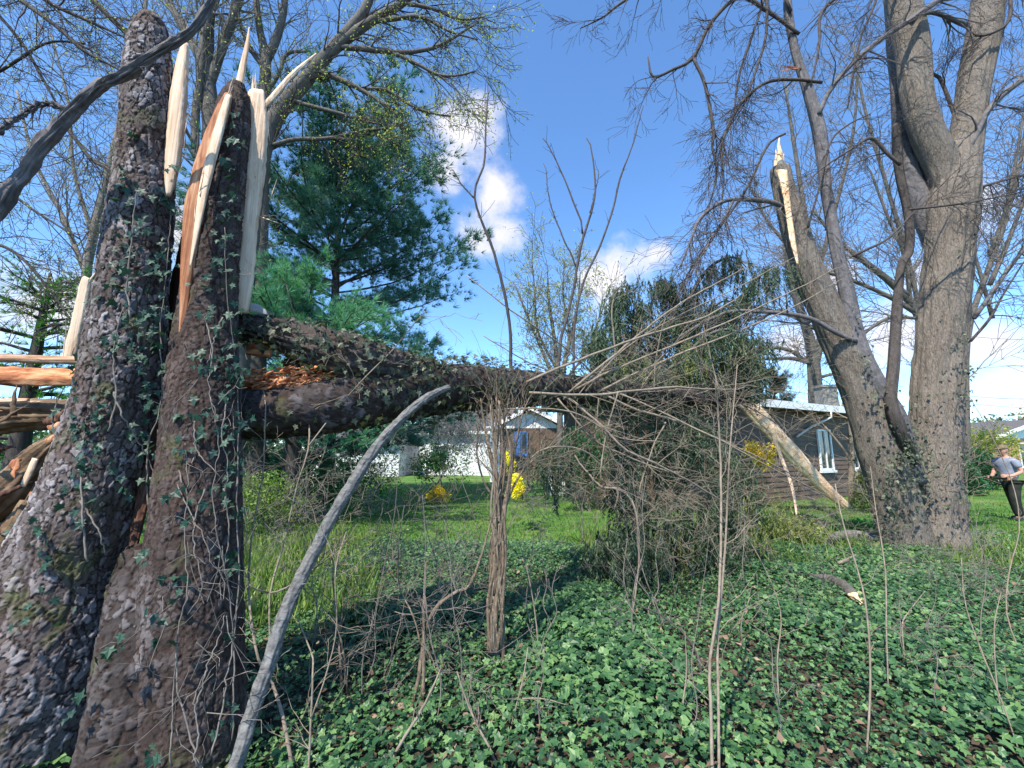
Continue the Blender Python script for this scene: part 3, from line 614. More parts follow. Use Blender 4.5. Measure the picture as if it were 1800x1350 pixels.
# ivy helpers
def cling(mb, pr, k, t0, t1, size=(.035, .065), off=.02, a0=0, a1=360, droop=.5):
    T, N, B = frames(pr[:, :3]); i = rng.integers(int(t0 * len(pr)), max(int(t0 * len(pr)) + 1, int(t1 * len(pr)) - 1), k); a = np.radians(rng.uniform(a0, a1, k))
    d = np.cos(a)[:, None] * N[i] + np.sin(a)[:, None] * B[i]; p = pr[i, :3] + d * (pr[i, 3:4] + rng.uniform(0, off, (k, 1)))
    az = nrm(d + rng.normal(size=(k, 3)) * .45); dn = np.array((0, 0, -1.0)) + rng.normal(size=(k, 3)) * .5
    ay = nrm(dn - az * (dn * az).sum(1, keepdims=True)); ax = np.cross(ay, az)
    scatter(mb, IVY_V, IVY_F, p, ax, ay, az, rng.uniform(*size, k))
def clump(mb, pr, centres, size=(.03, .06)):
    T, N, B = frames(pr[:, :3], np.array((0, 1., 0)))
    for (px, py, Y, k, sp) in centres:
        c = P(px, py, Y); o = rng.normal(0, sp, (k, 3)); o[:, 1] = -rng.uniform(-.01, .05, k); p = c + o
        az = nrm(rng.normal(size=(k, 3)) * .5 + np.array((0, -1., .25))); dn = np.array((0, 0, -1.0)) + rng.normal(size=(k, 3)) * .5
        ay = nrm(dn - az * (dn * az).sum(1, keepdims=True)); ax = np.cross(ay, az); scatter(mb, IVY_V, IVY_F, p, ax, ay, az, rng.uniform(*size, k))
def surf_y(pr, px, py):
    """front surface distance of a near vertical trunk at a pixel"""
    z = P(px, py, 2.6)[2]; i = int(np.argmin(np.abs(pr[:, 2] - z))); c = pr[i]; x = (px - 900) / F * depth(px, py, c[1]); dx = min(abs(x - c[0]), c[3] * .98)
    return c[1] - math.sqrt(max(c[3] ** 2 - dx ** 2, 0)) - .02
def vine(mb, pts, r=.005, pr=None):
    rows = []
    for px, py in pts:
        Y = surf_y(pr, px, py) if pr is not None else 2.5
        rows.append((*P(px, py, Y - .015), r))
    s = spline(rows, len(rows) * 6); s[:, :3] += rng.normal(0, .003, (len(s), 3)); s[:, 3] *= np.linspace(1, .45, len(s)); tube(mb, s, 6)
iv = thing('climbing_ivy', 'dark ivy with pale leaves climbing the scaly left trunk of the split stump', 'ivy', ST)
m = MB(); CA = []
for px, py, k, sp in [(245, 360, 6, .06), (205, 520, 8, .06), (240, 620, 8, .06), (200, 600, 6, .06), (170, 740, 10, .07), (215, 840, 7, .07), (270, 470, 9, .05), (280, 560, 9, .05), (270, 720, 7, .05), (150, 650, 8, .05), (110, 860, 8, .06), (90, 960, 7, .06), (225, 330, 5, .03), (235, 240, 3, .02), (228, 300, 5, .02), (205, 430, 6, .05), (215, 370, 6, .05), (230, 490, 5, .06), (260, 400, 6, .05), (290, 345, 6, .03), (300, 370, 8, .03), (310, 300, 3, .02), (195, 490, 8, .03), (175, 560, 7, .03), (290, 440, 8, .04), (280, 500, 7, .05),
                      (285, 600, 8, .05), (295, 650, 6, .03), (270, 620, 5, .05), (160, 700, 8, .05), (130, 720, 10, .05), (150, 760, 12, .05), (165, 800, 10, .05), (120, 800, 8, .05), (265, 690, 5, .04), (255, 760, 4, .04), (250, 850, 4, .05), (140, 850, 6, .05), (150, 900, 5, .06), (60, 920, 6, .05), (20, 1010, 4, .04), (250, 560, 8, .06), (210, 460, 6, .07), (265, 790, 5, .03), (180, 640, 4, .05), (70, 1060, 6, .06)]:
    CA.append((px, py, surf_y(prA, px, py), int(k * 1.5), sp))
clump(m, prA, CA); build('ivy_foliage', m, 'ivy_climb', iv, smooth=False)
for pts in [[(255, 1000), (262, 920), (258, 850), (262, 780), (285, 700), (282, 600), (290, 500), (300, 380), (285, 330)], [(150, 990), (145, 900), (140, 820), (125, 760), (120, 700)], [(100, 780), (92, 740), (98, 712), (105, 690)], [(200, 690), (215, 730), (240, 770), (262, 810), (275, 850)], [(142, 880), (175, 940), (185, 975)], [(230, 560), (222, 500), (232, 420), (240, 330)], [(190, 760), (205, 700), (200, 620), (215, 540)]]:
    m = MB(); vine(m, pts, .0055, prA); build('ivy_stem', m, 'twig_grey', iv)
iv = thing('climbing_ivy', 'ivy with tangled pale stems climbing the darker right trunk of the split stump', 'ivy', (ST[0] + .1, ST[1], 0))
m = MB(); CB = []
for px, py, k, sp in [(400, 460, 9, .05), (410, 660, 12, .05), (415, 820, 12, .05), (395, 380, 8, .04), (370, 560, 7, .05), (350, 720, 6, .05), (412, 980, 8, .05), (330, 880, 6, .05), (400, 300, 6, .04), (410, 260, 5, .04), (420, 210, 5, .03), (405, 350, 6, .04), (395, 420, 4, .05), (375, 480, 4, .05), (360, 500, 3, .03), (345, 620, 3, .03), (365, 650, 4, .03), (385, 640, 4, .04), (410, 560, 8, .05), (400, 700, 6, .06), (410, 750, 8, .06), (385, 770, 6, .05), (380, 880, 5, .05), (330, 780, 3, .03),
                      (260, 980, 3, .03), (265, 1110, 6, .05), (220, 1130, 4, .04), (190, 1130, 3, .03), (150, 1230, 4, .03), (320, 1040, 3, .04), (408, 1112, 2, .01), (300, 1020, 3, .05), (265, 1330, 4, .05), (400, 1260, 4, .03), (340, 920, 3, .05), (405, 620, 7, .05), (415, 900, 5, .05)]:
    CB.append((px, py, surf_y(prB, px, py) if px > 280 else 2.2, int(k * 1.4), sp))
clump(m, prB, CB); build('ivy_foliage', m, 'ivy_climb', iv, smooth=False)
for pts in [[(350, 1350), (310, 1200), (315, 1100), (330, 1040), (325, 950), (330, 850), (325, 780)], [(300, 1350), (303, 1220), (312, 1150)], [(345, 1240), (365, 1170), (385, 1120), (395, 1080)], [(370, 1330), (390, 1250), (400, 1180), (410, 1120), (400, 1020), (380, 930), (375, 850), (385, 780), (370, 700)],
            [(320, 850), (300, 760), (310, 710), (335, 668)], [(285, 700), (290, 800), (310, 850), (350, 930), (380, 1000), (430, 1037)], [(340, 740), (345, 790), (380, 830), (400, 850)], [(410, 1300), (412, 1150), (420, 1000), (415, 880), (420, 780), (415, 650), (400, 520), (395, 400)], [(390, 560), (375, 600), (365, 640)], [(360, 860), (345, 900), (340, 960), (355, 1030), (330, 1080)],
            [(270, 960), (265, 1010), (285, 970), (290, 900), (280, 830)], [(340, 1340), (350, 1290), (342, 1230), (362, 1180)], [(395, 860), (402, 940), (395, 1000), (410, 1060)], [(400, 700), (390, 760), (400, 820), (392, 900)], [(360, 560), (372, 610), (368, 680), (380, 740)]]:
    m = MB(); vine(m, pts, .0045, prB); build('ivy_stem', m, 'twig_grey', iv)
m = MB()
g = Grow(m, 3, (0, 2, 2, 0), .5, (25, 70), .02, .3, minr=.0016)
for _ in range(34):
    px, py = random.uniform(300, 420), random.uniform(650, 1300); g.go(Vector(P(px, py, surf_y(prB, px, py) - .01)), Vector((random.gauss(0, .6), -.1, random.gauss(0, 1))), random.uniform(.12, .4), .003, 2)
build('ivy_stem', m, 'twig_grey', iv)
iv = thing('climbing_ivy', 'dusty ivy and dead vines clothing the fallen trunk where it leaves the stump', 'ivy', P(700, 700, 3.4) * np.array((1, 1, 0)))
m = MB(); cling(m, prF, 2600, .10, .74, (.028, .060), .11); cling(m, prU, 1100, .03, 1, (.025, .05), .07); cling(m, prF, 120, .0, .3, (.03, .055), .03, 0, 180); build('ivy_foliage', m, 'ivy_dusty', iv, smooth=False)
m = MB(); g = Grow(m, 3, (0, 3, 2, 0), .55, (25, 70), .05, .28, minr=.0016)
g.along(prF, 170, .30, 2, .12, rmax=.004); g.along(prU, 90, .2, 2, .05, rmax=.004)
build('ivy_stem', m, 'twig_grey', iv)
m = MB()
m = MB(); a = limb([(412, 549, 2.83, 3), (428, 540, 2.83, 9), (448, 541, 2.83, 9), (462, 547, 2.83, 6), (474, 552, 2.83, 2)], 20); tube(m, a, 16, flat=.25)
build('pale_wood_plate', m, 'stone', ft)
# ============================================================= MAPLE (right)
YM = 7.6
MG = G(1640, 975)
mp = thing('maple_tree', 'big grey barked maple with several stems rising from one ivy clad foot, at the right', 'tree', (MG[0], YM, 0))
def stem(name, rows, n, sides, amp, mat='maple_bark', parent=mp, seed=0, fu=5, fl=.05, ref=None):
    m = MB(); pr = limb(rows, n); tube(m, pr, sides, disp=furrow(amp, fu, fl, seed), ref=ref); return build(name, m, mat, parent), pr
yr = np.array((0, 1., 0))
_, m0 = stem('main_trunk', [(1640, 1010, YM, 120), (1640, 970, YM, 84), (1638, 920, YM, 64), (1638, 860, YM, 60), (1642, 800, YM, 55), (1646, 730, YM, 51), (1652, 640, YM, 50), (1660, 540, YM, 49), (1668, 450, YM, 48), (1674, 380, YM, 50), (1678, 320, YM, 50), (1686, 270, YM, 36), (1692, 240, YM, 20)], 240, 90, .045, ref=yr)
_, m1 = stem('fork_limb', [(1675, 350, YM, 34), (1655, 290, YM, 36), (1628, 230, YM - .05, 34), (1612, 170, YM - .1, 32), (1603, 90, YM - .1, 33), (1592, 20, YM - .1, 34), (1580, -60, YM - .1, 34), (1560, -200, YM, 30), (1540, -500, YM, 20)], 130, 60, .028, ref=yr)
_, m2 = stem('fork_limb', [(1685, 340, YM, 36), (1694, 270, YM, 36), (1704, 200, YM, 34), (1716, 120, YM, 35), (1730, 50, YM, 36), (1742, -30, YM, 34), (1765, -200, YM, 30), (1800, -500, YM, 18)], 130, 60, .028, ref=yr)
_, m3 = stem('pale_limb', [(1652, 440, YM + .3, 26), (1628, 380, YM + .35, 28), (1600, 310, YM + .4, 24), (1586, 230, YM + .4, 20), (1578, 130, YM + .4, 17), (1570, 20, YM + .4, 17), (1565, -100, YM + .4, 14)], 80, 40, .03, 'limb_bark', ref=yr)
_, m4 = stem('broken_stem', [(1600, 985, YM - .1, 62), (1578, 900, YM - .15, 50), (1550, 800, YM - .2, 46), (1520, 700, YM - .2, 42), (1488, 620, YM - .2, 38), (1450, 540, YM - .2, 33), (1420, 470, YM - .2, 29), (1396, 400, YM - .2, 25), (1380, 340, YM - .2, 22), (1370, 295, YM - .2, 18)], 190, 60, .03, ref=yr)
_, m5 = stem('slender_stem', [(1610, 850, YM - .3, 22), (1575, 740, YM - .4, 24), (1540, 680, YM - .4, 23), (1505, 600, YM - .4, 19), (1485, 500, YM - .4, 15), (1468, 420, YM - .4, 13), (1452, 330, YM - .4, 12), (1440, 230, YM - .4, 13), (1418, 150, YM - .4, 10), (1398, 90, YM - .4, 8), (1386, 20, YM - .4, 8), (1380, -60, YM - .4, 7), (1360, -260, YM - .4, 4)], 150, 40, .02, 'limb_bark', ref=yr)
_, m6 = stem('dead_stub', [(1612, 850, YM - .15, 14), (1600, 805, YM - .45, 15), (1582, 755, YM - .62, 15), (1566, 705, YM - .6, 13), (1570, 640, YM - .45, 12), (1577, 550, YM - .2, 11), (1584, 470, YM, 9), (1598, 440, YM + .1, 9), (1597, 380, YM + .15, 9), (1583, 310, YM + .2, 9), (1577, 260, YM + .2, 10), (1575, 220, YM + .2, 9)], 110, 30, .016, 'dark_bark', ref=yr)
m = MB()
for a, b, r in [((1370, 310), (1371, 236), 8), ((1366, 310), (1364, 262), 5), ((1377, 315), (1378, 268), 4)]: spike(m, P(*a, YM - .25), P(*b, YM - .25), r * 7.5 / F, .6, 7)
plank(m, [(1372, 300, YM - .44, 10), (1380, 340, YM - .5, 7), (1386, 380, YM - .54, 6), (1392, 420, YM - .57, 6), (1402, 465, YM - .60, 2)], .4, 40, 14, .3)
build('torn_wood', m, 'pale_wood', mp)
m = MB()
for _ in range(9): a = P(1408, 120, YM - .45); spike(m, a, P(random.uniform(1362, 1385), random.uniform(113, 128), YM - .5), .012)
build('torn_wood', m, 'rust_wood', mp)
def br(parent, rows, mat='limb_bark', kids=10, L=.9, droop=.12, levels=3, name='branch', rmax=.02, kk=(0, 4, 4, 0), bias=(0, 0, -.35), minr=.0035, wig=.16, lr=.6):
    m = MB(); rows = [(a, b_, c_, r * .8) for a, b_, c_, r in rows]; pr = limb(rows); tube(m, pr, 8, wob=.04)
    g = Grow(m, levels, kk, lr, (20, 55), droop, wig, seg=(6, 6, 5, 4), minr=minr); g.along(pr, kids, L, 1, .15, bias, rmax)
    return build(name, m, mat, parent)
yb = YM - .5
MBR = [
    ([(1440, 200, yb, 6), (1455, 165, yb, 6), (1490, 120, yb, 6), (1540, 75, yb, 7), (1600, 35, yb, 8), (1650, 0, yb, 9)], 8),
    ([(1600, 35, YM - .35, 5), (1640, 22, YM - .35, 6), (1700, 45, YM - .2, 8)], 2),
    ([(1505, 600, YM - .5, 6), (1470, 585, yb, 6), (1430, 562, yb, 6), (1390, 552, yb, 5.5), (1340, 548, yb, 5), (1290, 547, yb, 4.5), (1250, 560, yb, 4), (1180, 600, yb, 3), (1100, 645, yb, 2)], 10),
    ([(1400, 385, YM - .3, 6), (1365, 358, yb, 6), (1330, 352, yb, 6), (1290, 350, yb, 5), (1260, 360, yb, 4.5), (1230, 385, yb, 4), (1215, 420, yb, 3), (1195, 470, yb, 2)], 12),
    ([(1290, 350, yb, 3.6), (1270, 390, yb, 3.6), (1245, 430, yb, 3.2), (1215, 480, yb, 2.4), (1190, 530, yb, 1.6)], 8),
    ([(1445, 145, yb, 4), (1400, 140, yb, 4), (1350, 144, yb, 4), (1309, 174, yb, 3.6), (1280, 222, yb, 3.3), (1268, 265, yb, 3), (1272, 322, yb, 2.4), (1265, 380, yb, 1.5)], 12),
    ([(1405, 60, yb, 4), (1350, 20, yb, 5), (1300, -5, yb, 5), (1250, 40, yb, 4.5), (1218, 102, yb, 4), (1183, 122, yb, 3.2), (1148, 135, yb, 3), (1139, 100, yb, 1.6)], 12),
    ([(1218, 102, yb, 3.6), (1239, 148, yb, 4), (1254, 230, yb, 4), (1252, 260, yb, 3), (1261, 300, yb, 2.6), (1250, 350, yb, 1.6)], 9),
    ([(1380, 235, yb, 3), (1350, 255, yb, 3), (1313, 330, yb, 3), (1268, 396, yb, 3), (1220, 463, yb, 2.4), (1180, 540, yb, 1.6)], 8),
    ([(1705, 260, YM - .2, 9), (1740, 190, YM - .3, 9), (1790, 145, YM - .4, 10), (1850, 110, YM - .4, 8)], 6),
    ([(1695, 250, YM + .1, 5), (1650, 135, YM + .2, 5), (1620, 145, YM + .2, 4), (1580, 170, YM + .2, 3)], 5),
    ([(1722, 330, YM - .1, 4), (1760, 318, YM - .1, 4), (1830, 300, YM - .1, 3)], 5),
    ([(1600, 368, YM - .8, 4), (1620, 366, YM - .8, 3.4), (1690, 358, YM - .9, 3), (1760, 345, YM - .9, 2.6), (1830, 330, YM - 1, 2)], 6),
    ([(1583, 290, YM - .75, 5), (1560, 270, YM - .75, 5), (1532, 243, YM - .75, 5), (1500, 260, YM - .8, 3), (1440, 300, YM - .85, 2), (1420, 325, YM - .9, 1.2)], 4),
    ([(1500, 450, YM - .5, 4), (1520, 440, YM - .55, 4), (1560, 420, YM - .6, 3), (1600, 380, YM - .6, 2), (1680, 300, YM - .6, 1.4)], 4),
    ([(1712, 560, YM - .1, 6), (1740, 520, YM - .2, 6), (1775, 470, YM - .2, 6), (1830, 400, YM - .3, 5)], 7),
    ([(1706, 600, YM - .1, 4), (1740, 560, YM - .2, 4), (1762, 520, YM - .2, 3), (1800, 460, YM - .3, 2)], 4),
    ([(1390, 20, yb, 4), (1360, -40, yb, 4), (1330, 40, yb, 3), (1300, 130, yb, 3), (1290, 200, yb, 2)], 9),
    ([(1345, -60, yb, 4), (1348, 0, yb, 4), (1346, 65, yb, 3.5), (1330, 120, yb, 3), (1310, 180, yb, 2)], 8),
    ([(1600, -60, YM - .4, 6), (1500, -20, yb, 5), (1445, 20, yb, 4), (1440, 80, yb, 3), (1425, 150, yb, 2)], 8),
    ([(1560, -80, YM - .4, 5), (1540, 0, yb, 4), (1515, 60, yb, 3), (1500, 130, yb, 3), (1490, 190, yb, 1.6)], 8),
    ([(1420, 400, yb, 3), (1440, 330, yb, 2.6), (1460, 250, yb, 2.6), (1490, 220, yb, 2.3), (1530, 200, yb, 1.5)], 6),
    ([(1770, -60, YM - .3, 5), (1775, 30, YM - .4, 5), (1740, 60, YM - .4, 4), (1715, 62, YM - .4, 4)], 5),
    ([(1300, -80, yb, 4), (1180, -40, yb, 4), (1100, 0, yb, 3), (1060, 30, yb, 2), (1020, 50, yb, 1)], 8),
]
for i, (rows, k) in enumerate(MBR): br(mp, rows, 'twig_dark' if i > 4 and i not in (9, 15) else 'limb_bark', k + 6, .85, .16)
m = MB()
for pr, k, t0, t1 in ((m0, 60, .0, .34), (m0, 12, .3, .62), (m4, 30, .05, .42), (m5, 10, .0, .4), (m0, 8, .62, .95)): cling(m, pr, k, t0, t1, (.035, .075), .05)
cling(m, m4, 160, .03, .30, (.03, .07), .12); cling(m, m0, 120, .05, .40, (.03, .07), .10); cling(m, m5, 60, .0, .3, (.03, .07), .1)
cl = []
for px, py, k, sp in [(1590, 760, 60, .16), (1600, 800, 90, .17), (1575, 830, 70, .15), (1620, 790, 60, .13), (1640, 830, 40, .14), (1560, 870, 60, .14), (1572, 930, 70, .13), (1580, 965, 50, .12), (1540, 690, 26, .10), (1520, 640, 18, .08), (1600, 850, 60, .16), (1625, 880, 30, .15), (1690, 600, 20, .08), (1700, 650, 30, .08), (1702, 700, 24, .08), (1680, 560, 10, .07), (1655, 660, 8, .06), (1610, 700, 8, .06), (1555, 720, 22, .08), (1650, 690, 6, .05), (1690, 800, 24, .08), (1694, 870, 24, .08), (1570, 985, 40, .12), (1500, 560, 8, .05)]:
    cl.append((px, py, YM - .66 if py > 740 else YM - .60, k, sp))
clump(m, m0, cl, (.03, .065))
mi = thing('climbing_ivy', 'dull ivy leaves clinging round the foot and forks of the maple', 'ivy', (MG[0], YM, 0))
build('ivy_foliage', m, 'ivy_dusty', mi, smooth=False)
m = MB(); g = Grow(m, 3, (0, 2, 2, 0), .6, (20, 60), -.05, .25, minr=.003)
for _ in range(60): i = random.randint(0, 60); a = random.uniform(math.pi, 2 * math.pi); c = m0[i]; g.go(Vector((c[0] + math.cos(a) * c[3] * 1.02, c[1] + math.sin(a) * c[3] * 1.02, c[2])), Vector((random.gauss(0, .4), -.1, 1)), .5, .006, 2)
build('ivy_stem', m, 'twig_tan', mi)

# ============================================================= NEAR LIMB, LEANING POLE, SAPLINGS
def simple_tree(name, label, cat, mat, stems, origin, group=None, kids=0, L=.3, rmax=.004, droop=0.0, part='stem', minr=.0015, kk=(0, 2, 2, 0), wob=.04, levels=3, jit=.12, big=0):
    t = thing(name, label, cat, origin, group); 
    for rows in stems:
        m = MB(); g = Grow(m, levels, kk, .55, (22, 60), droop, .15, minr=minr); pr = limb(rows, len(rows) * 3); pr[1:-1, :3] += rng.normal(0, pr[1:-1, 3:4] * jit, (len(pr) - 2, 3)); tube(m, pr, 10 if rows[0][3] > 5 else 6, wob=wob) if not big else tube(m, spline(pr, 160), 40, disp=furrow(big, 3, .25))
        if kids: g.along(pr, kids, L, 1, .2, rmax=rmax)
        build(part, m, mat, t)
    return t
lt = simple_tree('leaning_limb', 'thick smooth dark limb slanting across the upper left in front of the stump', 'branch', 'limb_bark',
    [[(-420, 1300, 2.2, 60), (-330, 1000, 2.2, 46), (-230, 740, 2.2, 36), (-130, 560, 2.2, 28), (-50, 440, 2.2, 24), (5, 355, 2.2, 21), (60, 275, 2.2, 19), (128, 198, 2.2, 16.5), (180, 152, 2.2, 14.5), (232, 120, 2.2, 12), (285, 88, 2.2, 10.5), (325, 62, 2.2, 9.5), (352, 35, 2.2, 9), (372, 0, 2.2, 8), (395, -60, 2.2, 7), (420, -160, 2.2, 5)],
     [(128, 198, 2.2, 9), (100, 186, 2.2, 9), (72, 184, 2.2, 8), (42, 200, 2.15, 8), (10, 222, 2.1, 9), (-40, 265, 2.1, 9), (-120, 330, 2.1, 6)]], P(-420, 1600, 2.2) * np.array((1, 1, 0)), kids=22, L=.14, rmax=.006, kk=(0, 1, 1, 0), jit=.09, big=.02)
gp = P(392, 1420, 2.25)
simple_tree('leaning_pole', 'smooth bare grey young trunk bent over and leaning up against the fallen trunk', 'tree trunk', 'pole_bark',
    [[(372, 1500, 2.2, 17), (405, 1375, 2.25, 16.5), (448, 1240, 2.35, 15.5), (480, 1140, 2.45, 15), (508, 1060, 2.55, 14), (545, 985, 2.65, 13), (588, 900, 2.75, 12), (632, 830, 2.85, 11), (675, 770, 2.95, 10), (720, 723, 3.05, 8.5), (757, 695, 3.15, 7.5), (790, 680, 3.25, 5)]], (gp[0], gp[1], 0), kids=7, L=.10, rmax=.005, kk=(0, 1, 0, 0), jit=.05, wob=.03, big=.008)
# shaggy multi-stem shrub in the middle
YS = GY(873, 1172)
t = thing('shaggy_shrub', 'shaggy brown barked shrub of twisted upright stems under the fallen trunk, in the middle', 'shrub', (P(873, 1172, YS)[0], YS, 0))
SS = [[(866, 1185, YS, 13), (868, 1100, YS, 13), (874, 1000, YS, 13), (880, 920, YS, 15), (878, 860, YS, 12), (862, 800, YS, 7), (850, 740, YS + .1, 4), (845, 700, YS + .1, 2)],
      [(882, 1180, YS - .05, 8), (884, 1080, YS - .05, 8), (880, 980, YS - .05, 8), (886, 900, YS - .05, 9), (895, 850, YS, 8), (905, 790, YS, 5), (918, 730, YS, 3), (930, 700, YS, 2)],
      [(858, 1150, YS + .05, 7), (862, 1060, YS + .05, 8), (866, 960, YS + .05, 8), (872, 880, YS + .05, 8), (868, 830, YS + .05, 6), (876, 760, YS, 4), (872, 700, YS, 2)],
      [(886, 900, YS, 6), (900, 860, YS, 5), (925, 820, YS, 3.4), (950, 800, YS, 2)], [(872, 880, YS, 5), (850, 845, YS, 4), (838, 790, YS, 3), (845, 740, YS, 1.6)],
      [(880, 880, YS, 6), (888, 820, YS, 5), (884, 760, YS, 4), (895, 700, YS, 2.4)]]
for rows in SS:
    m = MB(); rows = [(a, b_, c_, r * .5) for a, b_, c_, r in rows]; pr = limb(rows, 50); tube(m, pr, 18, disp=lambda n, s: furrow(.02, 3, .08, random.random() * 50)(n, s) * pr[:, 3:4] / .07); g = Grow(m, 3, (0, 3, 3, 0), .55, (15, 55), -.03, .16, minr=.0015); g.along(pr, 16, .5, 2, .45, rmax=.004); build('stem', m, 'shaggy_bark', t)
for k in range(6):
    x0 = 873 + random.uniform(-16, 16); m = MB(); pr = limb([(x0 + random.gauss(0, 5), 1180 - 95 * j + random.gauss(0, 6), YS - .07, 3.4 - .45 * j) for j in range(6)], 30); tube(m, pr, 8, wob=.15); build('stem', m, random.choice(('shaggy_bark', 'twig_tan')), t)
m = MB()
for _ in range(60): i = random.uniform(0, 1); a = P(872 + random.uniform(-14, 14), 900 + 250 * i, YS - .08); spike(m, a, a + np.array((random.uniform(-.03, .03), 0, random.choice((-1, 1)) * random.uniform(.08, .22))), .006)
build('peeling_bark', m, 'shaggy_bark', t)

SAP = [  # label, stems, r scale, kids
 ('tall pair of thin grey stems in the ivy, before the dark spruce boughs', [[(1253, 1420, 7), (1250, 1250, 6.5), (1247, 1170, 6), (1264, 1050, 5.5), (1268, 900, 5), (1266, 800, 4), (1262, 720, 3), (1258, 660, 2)], [(1265, 1420, 6), (1263, 1250, 5.5), (1262, 1120, 5), (1272, 1000, 4.5), (1278, 900, 4), (1284, 780, 3), (1296, 640, 1.6)]], 8, .5),
 ('thin pale whip with a gentle bend in the ivy, third stem left of the maple', [[(1523, 1335, 5), (1530, 1200, 4.5), (1524, 1080, 4), (1510, 1010, 3.4), (1482, 920, 3), (1468, 850, 2)]], 5, .25),
 ('straight slender whip rising just left of the maple foot', [[(1562, 1225, 3.4), (1558, 1110, 3.2), (1556, 1000, 3), (1540, 900, 2.2), (1530, 820, 1.4)]], 4, .2),
 ('long pale whip leaning left across the ivy in the bottom right corner', [[(1800, 1345, 3.6), (1760, 1230, 3.4), (1712, 1110, 3), (1695, 1050, 2.4), (1690, 980, 1.6)]], 4, .2),
 ('sinuous pale whip by the right edge, in front of the standing person', [[(1800, 1165, 3.6), (1770, 1080, 3.4), (1775, 1000, 3), (1792, 930, 2.6), (1780, 850, 2.4), (1740, 760, 2), (1700, 690, 1.4)]], 4, .25),
 ('thin kinked stem in the open ivy below the grey fallen stick', [[(1370, 1245, 3.2), (1366, 1160, 3), (1373, 1080, 2.6), (1345, 1000, 2.2), (1305, 930, 1.6)]], 4, .25),
 ('pale forked sapling close to the right side of the split stump', [[(520, 1400, 8), (505, 1300, 7.5), (492, 1240, 7), (478, 1200, 6), (455, 1160, 5.5), (440, 1080, 5), (438, 1000, 4.2), (446, 920, 3.6), (462, 833, 3.2), (465, 760, 3), (464, 690, 2.6), (433, 627, 2.2), (429, 540, 1.4)], [(465, 1190, 4), (474, 1120, 3.6), (475, 1040, 3.4), (500, 950, 3.2), (523, 850, 3), (543, 783, 3), (540, 700, 2.6), (528, 600, 2.2), (503, 500, 1.4)], [(543, 783, 2.8), (590, 722, 2.6), (640, 665, 2.3), (690, 615, 2), (740, 555, 1.3)], [(475, 1042, 3), (500, 1035, 3), (545, 1005, 2.6), (600, 965, 1.6)], [(475, 1042, 3), (440, 1030, 3), (425, 980, 2.4), (410, 920, 1.6)]], 7, .3),
 ('thin upright sapling with wiry twigs between the bent grey pole and the stump', [[(540, 1400, 4.5), (545, 1300, 4.2), (550, 1180, 3.6), (548, 1150, 3.4), (522, 1085, 1.8)], [(548, 1260, 3), (575, 1180, 2.6), (592, 1100, 2.4), (590, 1000, 2.2), (610, 930, 1.6)]], 6, .3),
 ('curving brown forked shrub stem in the dark ivy, left of the shaggy shrub', [[(722, 1250, 7), (738, 1180, 7), (746, 1120, 6.5), (765, 1070, 6.2), (800, 1042, 6), (825, 1030, 5), (845, 980, 4), (862, 920, 3), (880, 860, 1.8)], [(742, 1270, 6), (745, 1180, 6), (745, 1080, 5), (748, 990, 4)], [(742, 1140, 3), (725, 1080, 3), (702, 1030, 2.6), (700, 960, 1.6)]], 5, .3),
 ('pair of thin leafless stems between the bent pole and the brown forked stem', [[(602, 1235, 4.6), (598, 1160, 4.4), (597, 1110, 4), (608, 1060, 3), (635, 1040, 1.8)], [(612, 1225, 3.6), (604, 1150, 3.6), (590, 1080, 3.2), (585, 1000, 2.4), (592, 930, 1.6)]], 6, .3),
 ('broken dry stick leaning right at the bottom edge, among the dark ivy', [[(672, 1370, 6), (705, 1305, 5.5), (740, 1250, 5), (762, 1205, 3.6), (776, 1172, 2)]], 3, .15),
 ('pale whip leaning left at the bottom edge, right of the dry stick', [[(884, 1372, 5), (860, 1315, 4.6), (832, 1260, 4.2), (818, 1225, 3.4), (803, 1180, 2)]], 4, .2),
 ('pale twisted stem arching down out of the spruce boughs into the ivy', [[(1106, 1115, 3), (1116, 1050, 3.2), (1123, 985, 3.6), (1121, 920, 4), (1108, 875, 4.2), (1080, 858, 3.4), (1064, 850, 2.4)]], 4, .3),
 ('hair thin straight whip in the open patch right of the shaggy shrub', [[(946, 1162, 2.6), (943, 1100, 2.5), (930, 1017, 2.3), (912, 950, 1.5)]], 3, .2),
 ('short forked whip just right of the foot of the shaggy shrub', [[(892, 1305, 3), (908, 1240, 2.8), (920, 1190, 2.5), (928, 1138, 1.6)], [(918, 1228, 2.4), (955, 1228, 2.2), (1000, 1240, 1.4)]], 3, .15),
 ('thin pale shoot beside a yellow leaf, left of the tall pair of stems', [[(1197, 1305, 3.4), (1200, 1240, 3.2), (1207, 1180, 2.6), (1204, 1110, 1.6)]], 3, .15),
 ('dark arching stem bending over the ivy into the tall pair of stems', [[(1240, 1235, 3.4), (1228, 1160, 3.4), (1205, 1117, 3.2), (1160, 1080, 3), (1120, 1060, 2.6), (1085, 1010, 2), (1066, 995, 1.4)]], 4, .25),
 ('crooked twig fork in the right hand ivy, uphill of the corner whip', [[(1585, 1200, 3.2), (1590, 1165, 3), (1586, 1100, 2.8), (1598, 1075, 2.4), (1625, 1040, 1.5)], [(1590, 1165, 2.6), (1640, 1158, 2.2), (1690, 1150, 1.4)]], 3, .2),
 ('pale leaning whip halfway between the tall pair of stems and the kinked stem', [[(1640, 1030, 2.4), (1700, 1100, 2.6), (1660, 1060, 2)], [(1770, 1290, 3.4), (1745, 1200, 3), (1715, 1100, 2.6), (1700, 1070, 1.6)]], 2, .15),
]
